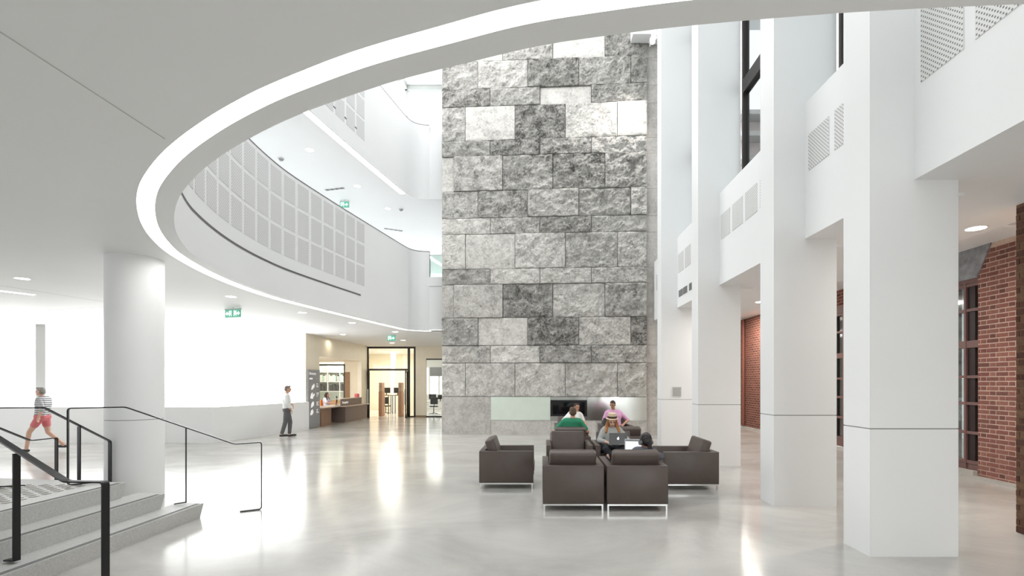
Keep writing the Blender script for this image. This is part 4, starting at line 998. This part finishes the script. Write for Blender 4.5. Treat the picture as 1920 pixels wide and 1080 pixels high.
# ------------------------------------------------------------------ people
SKIN = {k: mat('skin_' + k, c, .55, var=.04, scale=8) for k, c in dict(a=(206, 160, 134), b=(186, 138, 112), c=(150, 108, 86), d=(214, 172, 150)).items()}
def remesh(mb, name, voxel, m, parent, it=3):
    me = mb.mesh('tmp'); o = bpy.data.objects.new('tmp', me); COL.objects.link(o)
    r = o.modifiers.new('r', 'REMESH'); r.mode = 'VOXEL'; r.voxel_size = voxel
    s = o.modifiers.new('s', 'SMOOTH'); s.factor = .5; s.iterations = it
    dg = bpy.context.evaluated_depsgraph_get(); dg.update()
    out = bpy.data.meshes.new_from_object(o.evaluated_get(dg)); out.name = name
    bpy.data.objects.remove(o); bpy.data.meshes.remove(me)
    out.materials.clear(); out.materials.append(m); out.shade_smooth()
    return link(name, out, parent)
V = Vector
def person(label, loc, rz, J, cloth, skin='a', hair=(60, 44, 34), voxel=.0075, hairstyle='short'):
    """J: joints in local metres, facing -Y. cloth: dict of colours and sleeve/leg lengths"""
    o = thing('person', label, 'person', loc, rz)
    sk = SKIN[skin]
    pel, chest, head = V(J['pel']), V(J['chest']), V(J['head'])
    Mh = Matrix.Rotation(J.get('hyaw', 0), 3, 'Z') @ Matrix.Rotation(J.get('hpitch', 0), 3, 'X')
    tw = Matrix.Rotation(J.get('twist', 0), 3, 'Z'); bs = J.get('build', 1.0)
    sh = [chest + tw @ V((s * .175 * bs, 0, -.055)) for s in (1, -1)]
    hp = [pel + V((s * .09, 0, -.02)) for s in (1, -1)]
    el, wr_, kn, an = [[V(q) for q in J[k]] for k in ('el', 'wr', 'kn', 'an')]
    def torso(mb, inf, t0=0.0):
        rows = [(0, .075, .118), (.22, .065, .115), (.45, .06, .112), (.68, .085 * bs, .118), (.86, .1 * bs, .098), (.93, .135 * bs, .062)]
        for (t, w, r) in rows:
            if t < t0: continue
            c = pel.lerp(chest, t); T = Matrix.Rotation(J.get('twist', 0) * t, 3, 'Z')
            mb.cap(c + T @ V((w, 0, 0)), r + inf, c + T @ V((-w, 0, 0)), r + inf, 12)
        for (a, b) in zip(rows[:-1], rows[1:]):
            if a[0] < t0: continue
            for s in (1, -1):
                mb.cap(pel.lerp(chest, a[0]) + V((s * a[1], 0, 0)), a[2] + inf, pel.lerp(chest, b[0]) + tw @ V((s * b[1], 0, 0)), b[2] + inf, 12)
    def arm(mb, i, inf, upto=2.0):
        a = min(1, upto); e = sh[i].lerp(el[i], a)
        mb.cap(sh[i], .054 + inf, e, .054 + (.042 - .054) * a + inf, 12)
        if upto > 1: b = min(1, upto - 1); mb.cap(el[i], .042 + inf, el[i].lerp(wr_[i], b), .042 + (.028 - .042) * b + inf, 12)
    def leg(mb, i, inf, upto=2.0):
        a = min(1, upto); mb.cap(hp[i], .088 + inf, hp[i].lerp(kn[i], a), .088 + (.056 - .088) * a + inf, 12)
        if upto > 1: b = min(1, upto - 1); mb.cap(kn[i], .056 + inf, kn[i].lerp(an[i], b), .056 + (.04 - .056) * b + inf, 12)
    B = MB(); torso(B, 0)
    B.cap(chest + V((0, 0, -.04)), .062, head + Mh @ V((0, .02, -.07)), .052, 12)
    B.ell(head + Mh @ V((0, .008, .025)), (.073, .092, .092), Mh); B.ell(head + Mh @ V((0, -.022, -.045)), (.054, .066, .072), Mh)
    B.ell(head + Mh @ V((0, -.06, -.085)), (.026, .026, .024), Mh)                                       # chin
    B.cap(head + Mh @ V((0, -.082, .012)), .011, head + Mh @ V((0, -.106, -.026)), .015, 8)              # nose
    for s in (1, -1):
        B.ell(head + Mh @ V((s * .076, .012, -.012)), (.012, .022, .034), Mh)                             # ears
        B.cap(head + Mh @ V((s * .014, -.078, .026)), .012, head + Mh @ V((s * .05, -.066, .026)), .011, 6)  # brow
    for i in (0, 1):
        s = (1, -1)[i]; arm(B, i, 0); leg(B, i, 0)
        f = (wr_[i] - el[i]).normalized(); side = f.cross(V((0, 0, 1)))
        side = side.normalized() if side.length > .1 else V((1, 0, 0)); nrm = side.cross(f).normalized()
        if 'hd' in J: f = (V(J['hd'][i])).normalized(); side = f.cross(V((0, 0, 1))).normalized(); nrm = side.cross(f).normalized()
        pm = wr_[i] + f * .075
        for q in (-.024, 0, .024): B.cap(wr_[i] + side * q * .6, .018, pm + side * q, .0165, 8)
        for q, (of, ln) in enumerate(((-.031, .062), (-.0105, .075), (.0105, .07), (.031, .055))):
            a = pm + side * of; b = a + f * ln * .55 - nrm * .008; c = b + f * ln * .42 - nrm * .026
            B.cap(a, .0098, b, .0092, 8); B.cap(b, .0092, c, .008, 8)
        ts = side * (1 if (side.x * s) < 0 else -1)
        a = wr_[i] + f * .02 + ts * .024; b = a + f * .035 + ts * .028 - nrm * .008; B.cap(a, .013, b, .011, 8); B.cap(b, .011, b + f * .032 + ts * .004 - nrm * .012, .009, 8)
        td = V(J['toe'][i]) if 'toe' in J else V((s * .03, -.19, -.045))
        B.cap(an[i], .04, an[i] + V((0, .02, -.045)), .034, 10); B.cap(an[i] + V((0, .02, -.045)), .034, an[i] + td, .028, 10)
    remesh(B, 'body', voxel, sk, o)
    # clothing
    sm = cloth['shirt_mat'] if 'shirt_mat' in cloth else mat('shirt_%d_%d_%d' % cloth['shirt'], cloth['shirt'], .8, var=.05, scale=12)
    C = MB(); torso(C, .014); [arm(C, i, .014, cloth.get('sleeve', .7)) for i in (0, 1)]
    C.cap(chest + V((0, .004, -.05)), .082, chest + V((0, .008, .0)), .066, 12)
    remesh(C, cloth.get('top_name', 'shirt'), .011, sm, o, 2)
    C = MB(); C.cap(pel + V((.075, 0, -.0)), .137, pel + V((-.075, 0, -.0)), .137, 12); [leg(C, i, .017, cloth.get('legs', 1.9)) for i in (0, 1)]
    remesh(C, cloth.get('bottom_name', 'trousers'), .011, mat('trs_%d_%d_%d' % cloth['trousers'], cloth['trousers'], .85, var=.06, scale=12), o, 2)
    for i in (0, 1):
        s = (1, -1)[i]; td = V(J['toe'][i]) if 'toe' in J else V((s * .03, -.19, -.045))
        C = MB(); C.cap(an[i] + V((0, .035, -.05)), .042, an[i] + td * .6 + V((0, 0, -.02)), .042, 10); C.cap(an[i] + td * .6 + V((0, 0, -.02)), .042, an[i] + td + V((0, 0, -.004)), .034, 10)
        remesh(C, 'shoe', .011, mat('shoe_%d_%d_%d' % cloth['shoe'], cloth['shoe'], .5), o, 2)
    hm = mat('hair_%d_%d_%d' % hair, hair, .55, var=.2, scale=25, bump=.4, bscale=90)
    C = MB(); C.ell(head + Mh @ V((0, .022, .043)), (.081, .092, .083), Mh); C.ell(head + Mh @ V((0, .05, -.005)), (.076, .068, .075), Mh)
    if hairstyle == 'short': C.ell(head + Mh @ V((.012, -.045, .095)), (.052, .045, .03), Mh)
    if hairstyle == 'long':
        for s in (1, -1):
            C.cap(head + Mh @ V((s * .07, .01, .03)), .03, head + Mh @ V((s * .1, -.01, -.11)), .044, 10); C.cap(head + Mh @ V((s * .1, -.01, -.11)), .044, head + V((s * .13, -.05, -.21)), .03, 10)
        C.cap(head + Mh @ V((0, .06, -.02)), .075, head + V((0, .075, -.2)), .06, 10)
    if hairstyle == 'pony': C.cap(head + Mh @ V((0, .1, -.01)), .036, head + V((-.05, .13, -.13)), .034, 10); C.cap(head + V((-.05, .13, -.13)), .034, head + V((-.085, .13, -.26)), .018, 10)
    if hairstyle == 'big': C.ell(head + Mh @ V((0, .03, .05)), (.098, .105, .1), Mh)
    remesh(C, 'hair', .009, hm, o, 2)
    for s in (1, -1):
        MB().ell(head + Mh @ V((s * .031, -.078, .006)), (.013, .009, .009), Mh, 10, 6).build('eye', mat('eye_dark', (40, 30, 28), .3), o, local=True, smooth=True)
    MB().cap(head + Mh @ V((.019, -.086, -.058)), .007, head + Mh @ V((-.019, -.086, -.058)), .007, 8).build('lips', mat('lips', (164, 98, 92), .5), o, local=True, smooth=True)
    return o
def seated(**k):
    J = dict(pel=(0, -.02, .55), chest=(0, .1, 1.0), head=(0, .07, 1.17), el=[(.27, .05, .76), (-.27, .05, .76)], wr=[(.22, -.2, .7), (-.22, -.2, .7)],
             kn=[(.13, -.47, .55), (-.13, -.47, .55)], an=[(.13, -.5, .11), (-.13, -.5, .11)])
    J.update(k); return J
# man in green, seen from behind, arms on the chair arms
person('person in a green T-shirt seen from behind, seated in the middle armchair', (.68, 11.32, 0), PI,
       seated(chest=(-.05, .08, 1.0), head=(-.07, .06, 1.17), el=[(.36, .12, .74), (-.40, .12, .74)], wr=[(.38, -.12, .70), (-.42, -.12, .70)], build=1.12),
       dict(shirt=(46, 140, 104), sleeve=.75, trousers=(70, 74, 84), shoe=(60, 60, 60)), 'a', (92, 72, 54))
person('person in a white shirt with dark hair, seated facing the camera behind the green T-shirt', (.86, 14.17, 0), 0,
       seated(chest=(.15, .1, .97), head=(.2, .05, 1.14), hyaw=.5, el=[(.40, .05, .73), (-.2, .05, .74)], wr=[(.42, -.2, .70), (-.12, -.25, .68)], build=.95),
       dict(shirt=(238, 238, 236), sleeve=.9, trousers=(64, 66, 76), shoe=(50, 50, 50)), 'b', (28, 24, 24), hairstyle='short')
person('dark-haired person in a pink shirt seated facing the camera', (2.14, 14.17, 0), 0,
       seated(chest=(-.02, .1, 1.03), head=(-.05, .05, 1.21), hyaw=-.45, hpitch=.25, el=[(.40, .08, .76), (-.3, .05, .78)], wr=[(.22, -.24, .68), (-.26, -.22, .70)], build=1.08),
       dict(shirt=(222, 170, 206), sleeve=.95, trousers=(84, 86, 98), shoe=(60, 56, 54)), 'b', (58, 52, 50))
hw = person('person in a straw hat with long auburn hair, seated with a laptop, legs crossed', (1.46, 9.87, 0), 0,
       seated(pel=(0, -.02, .55), chest=(-.02, .08, .93), head=(-.02, -.0, 1.075), hpitch=.3, el=[(.28, -.05, .70), (-.28, -.05, .70)], wr=[(.14, -.27, .69), (-.16, -.27, .69)],
              kn=[(.2, -.42, .60), (-.2, -.44, .58)], an=[(-.16, -.5, .47), (.14, -.5, .15)], toe=[(-.16, -.08, -.03), (.06, -.17, -.045)], build=.92),
       dict(shirt=(168, 170, 168), sleeve=1.7, trousers=(40, 42, 48), shoe=(70, 74, 86), top_name='cardigan'), 'd', (168, 116, 66), hairstyle='long')
HM = Matrix.Translation((-.02, .0, 1.075)) @ Matrix.Rotation(.16, 4, 'X')
STRAW = mat('straw', (226, 204, 176), .8, var=.08, scale=60, bump=.3, bscale=120)
h_ = MB().cyl((0, .01), .094, .07, .165, 28, .078, HM); h_.cyl((0, .0), .122, .058, .07, 32, .1, HM); hat = h_.build('hat', STRAW, hw, local=True, smooth=.7)
MB().cyl((0, .01), .0965, .072, .11, 28, .0915, HM).build('hat_band', mat('hat_band', (74, 54, 44), .7), hat, local=True, smooth=.7)
person('dark-haired person in a grey top seen from behind, wearing headphones', (1.52, 7.6, 0), PI,
       seated(pel=(-.02, -.08, .55), chest=(-.09, .0, .79), head=(-.11, -.05, .925), hyaw=.4, hpitch=.3, el=[(.12, -.1, .66), (-.36, -.12, .70)], wr=[(.12, -.3, .60), (-.22, -.32, .62)],
              kn=[(.16, -.47, .58), (-.1, -.47, .58)], build=.95),
       dict(shirt=(92, 96, 104), sleeve=1.8, trousers=(46, 48, 56), shoe=(40, 40, 40)), 'c', (26, 22, 22), hairstyle='pony')
# headphones
hd = thing('headphones', 'dark over-ear headphones worn in the front right armchair', 'headphones', (1.52 + .11, 7.6 + .05, .925), PI + .4)
m = MB(); K = [V((.108 * math.cos(a), .012, .02 + .13 * math.sin(a))) for a in [PI * k / 12 for k in range(13)]]
for p, q in zip(K[:-1], K[1:]): m.cap(p, .009, q, .009, 8)
m.build('headband', mat('headphone_grey', (84, 84, 86), .35), hd, local=True, smooth=True)
for s in (1, -1):
    c = MB().cyl((0, 0), .036, -.014, .014, 18, M=Matrix.Translation((s * .1, .012, .0)) @ Matrix.Rotation(PI / 2, 4, 'Y')).build('ear_cup', mat('headphone_cup', (120, 120, 122), .3), hd, local=True, smooth=.7)
    MB().cyl((0, 0), .034, -.008, .008, 18, M=Matrix.Translation((s * .08, .012, .0)) @ Matrix.Rotation(PI / 2, 4, 'Y')).build('ear_pad', BLACKM, c, local=True, smooth=.7)
def laptop(label, loc, rz, ang, shell, screen=None, emblem=False):
    o = thing('laptop', label, 'laptop', loc, rz)      # local: user at +Y looks to -Y... screen stands at y=-.12, faces +Y
    sm = mat('laptop_%d' % shell[0], shell, .35, .6)
    b = MB().rbox(-.17, .17, -.12, .12, 0, .016, .005, 2).build('base', sm, o, local=True)
    MB().box(-.15, .15, -.06, .05, .016, .0175).build('keyboard', BLACKM, b, local=True)
    M_ = Matrix.Translation((0, -.12, .014)) @ Matrix.Rotation(math.radians(ang), 4, 'X')
    l = MB().rbox(-.17, .17, -.004, .004, .0, .235, .003, 1, M_).build('lid', sm, o, local=True)
    MB().box(-.157, .157, .004, .0055, .012, .222, M_).build('screen', emitter('screen_white', (250, 252, 255), .42) if screen else mat('screen_dark', (20, 20, 24), .2), l, local=True)
    if screen: MB().box(-.157, .157, .0055, .006, .196, .222, M_).build('menu_bar', mat('menu_grey', (150, 150, 152), .4), l, local=True)
    if emblem:                                        # lit round emblem with a leaf, on the back of the lid
        e = MB(); R_ = Matrix(((1, 0, 0, 0), (0, 0, 1, 0), (0, 1, 0, 0), (0, 0, 0, 1)))
        pts = [(.021 * math.cos(a) * (1 if abs(a - .35) > .38 else .72), .021 * math.sin(a)) for a in [2 * PI * k / 28 for k in range(28)]]
        e.prism([(p[0], p[1] + .118) for p in pts], -.006, -.004, M_ @ R_)
        e.prism([(0, .142), (.003, .150), (.011, .155), (.009, .146)], -.006, -.004, M_ @ R_)
        e.build('emblem', emitter('emblem_white', (255, 255, 255), 1.6), l, local=True)
    return o
laptop('grey laptop with a lit white emblem, below the straw hat', (1.475, 9.49, .668), 0, 18, (150, 152, 154), False, True)
laptop('laptop with a bright white screen beside the person with headphones', (1.55, 8.12, .66), PI - .25, 14, (190, 192, 194), True)
laptop('dark grey laptop on the knees of the person in the pink shirt', (1.93, 13.72, .63), -.15, 12, (92, 92, 94))
# standing and walking people, clerk
def stand(**k):
    J = dict(pel=(0, 0, .93), chest=(0, .02, 1.44), head=(0, -.01, 1.615), el=[(.25, .05, 1.14), (-.25, .05, 1.14)], wr=[(.26, -.05, .9), (-.26, -.05, .9)],
             kn=[(.1, -.02, .5), (-.1, -.02, .5)], an=[(.1, .03, .09), (-.1, .03, .09)], hd=[(0, -.3, -1), (0, -.3, -1)]); J.update(k); return J
x, y = fl(538, 819)
person('person in a white shirt and dark trousers standing by the parapet', (x, y, 0), PI / 2 + .5,
       stand(head=(0, -.03, 1.62), el=[(.29, .08, 1.16), (-.27, .02, 1.15)], wr=[(.22, -.18, 1.08), (-.24, -.12, .93)], kn=[(.1, -.1, .5), (-.09, .05, .5)], an=[(.1, -.08, .09), (-.09, .16, .11)]),
       dict(shirt=(226, 228, 226), sleeve=1.6, trousers=(96, 96, 98), shoe=(50, 50, 50)), 'a', (120, 108, 100), voxel=.009)
def stripe_material():
    m = bpy.data.materials.new('striped_knit'); m.use_nodes = True; nt = m.node_tree; b = nt.nodes['Principled BSDF']
    tc = nt.nodes.new('ShaderNodeTexCoord'); w = nt.nodes.new('ShaderNodeTexWave'); w.bands_direction = 'Z'; w.inputs['Scale'].default_value = 6
    r = nt.nodes.new('ShaderNodeValToRGB'); r.color_ramp.elements[0].position = .48; r.color_ramp.elements[1].position = .52; r.color_ramp.elements[0].color = S((120, 122, 126)); r.color_ramp.elements[1].color = S((226, 226, 226))
    nt.links.new(tc.outputs['Object'], w.inputs[0]); nt.links.new(w.outputs['Fac'], r.inputs[0]); nt.links.new(r.outputs[0], b.inputs['Base Color']); b.inputs['Roughness'].default_value = .85
    return m
x, y = fl(80, 846)
person('person in a striped top and red shorts walking past the rectangular post', (x, y, 0), -PI / 2 + .2,
       stand(head=(0, -.05, 1.6), el=[(.25, .16, 1.16), (-.26, -.1, 1.16)], wr=[(.25, .08, .94), (-.24, -.3, 1.02)], kn=[(.1, -.24, .52), (-.1, .06, .5)], an=[(.1, -.3, .09), (-.1, .42, .16)]),
       dict(shirt=(200, 200, 200), shirt_mat=stripe_material(), sleeve=1.2, trousers=(212, 120, 124), legs=.5, shoe=(60, 60, 62), bottom_name='shorts'), 'd', (150, 146, 140), voxel=.009)
ch = task_chair('orange office chair behind the reception desk', (-10.45, 24.3, 0), PI / 2)
for c_ in ch.children:
    if c_.name.startswith(('seat', 'backrest')): c_.data.materials[0] = mat('chair_orange', (236, 150, 82), .7)
person('clerk with dark hair in a pale top seated behind the reception desk', (-10.45, 24.3, 0), PI / 2,
       seated(pel=(0, -.02, .62), chest=(0, .02, 1.07), head=(0, -.04, 1.24), hpitch=.3, el=[(.25, -.12, .86), (-.25, -.12, .86)], wr=[(.16, -.4, .84), (-.16, -.4, .84)], kn=[(.12, -.42, .58), (-.12, -.42, .58)], an=[(.12, -.38, .11), (-.12, -.38, .11)]),
       dict(shirt=(206, 204, 222), sleeve=.8, trousers=(60, 60, 70), shoe=(40, 40, 40)), 'b', (34, 28, 28), voxel=.009, hairstyle='long')
# small wall fittings on the farthest pillar
g = thing('wall_grille', 'small square grey grille on the front of the farthest pillar', 'grille', (3.95, 14.29, 1.45))
MB().box(-.13, .13, -.004, .008, 0, .27).build('frame', PERFW, g, local=True)
for k in range(6): MB().box(-.11, .11, -.01, -.003, .025 + k * .04, .045 + k * .04).build('slat', mat('grille_grey', (176, 176, 174), .5), g, local=True)
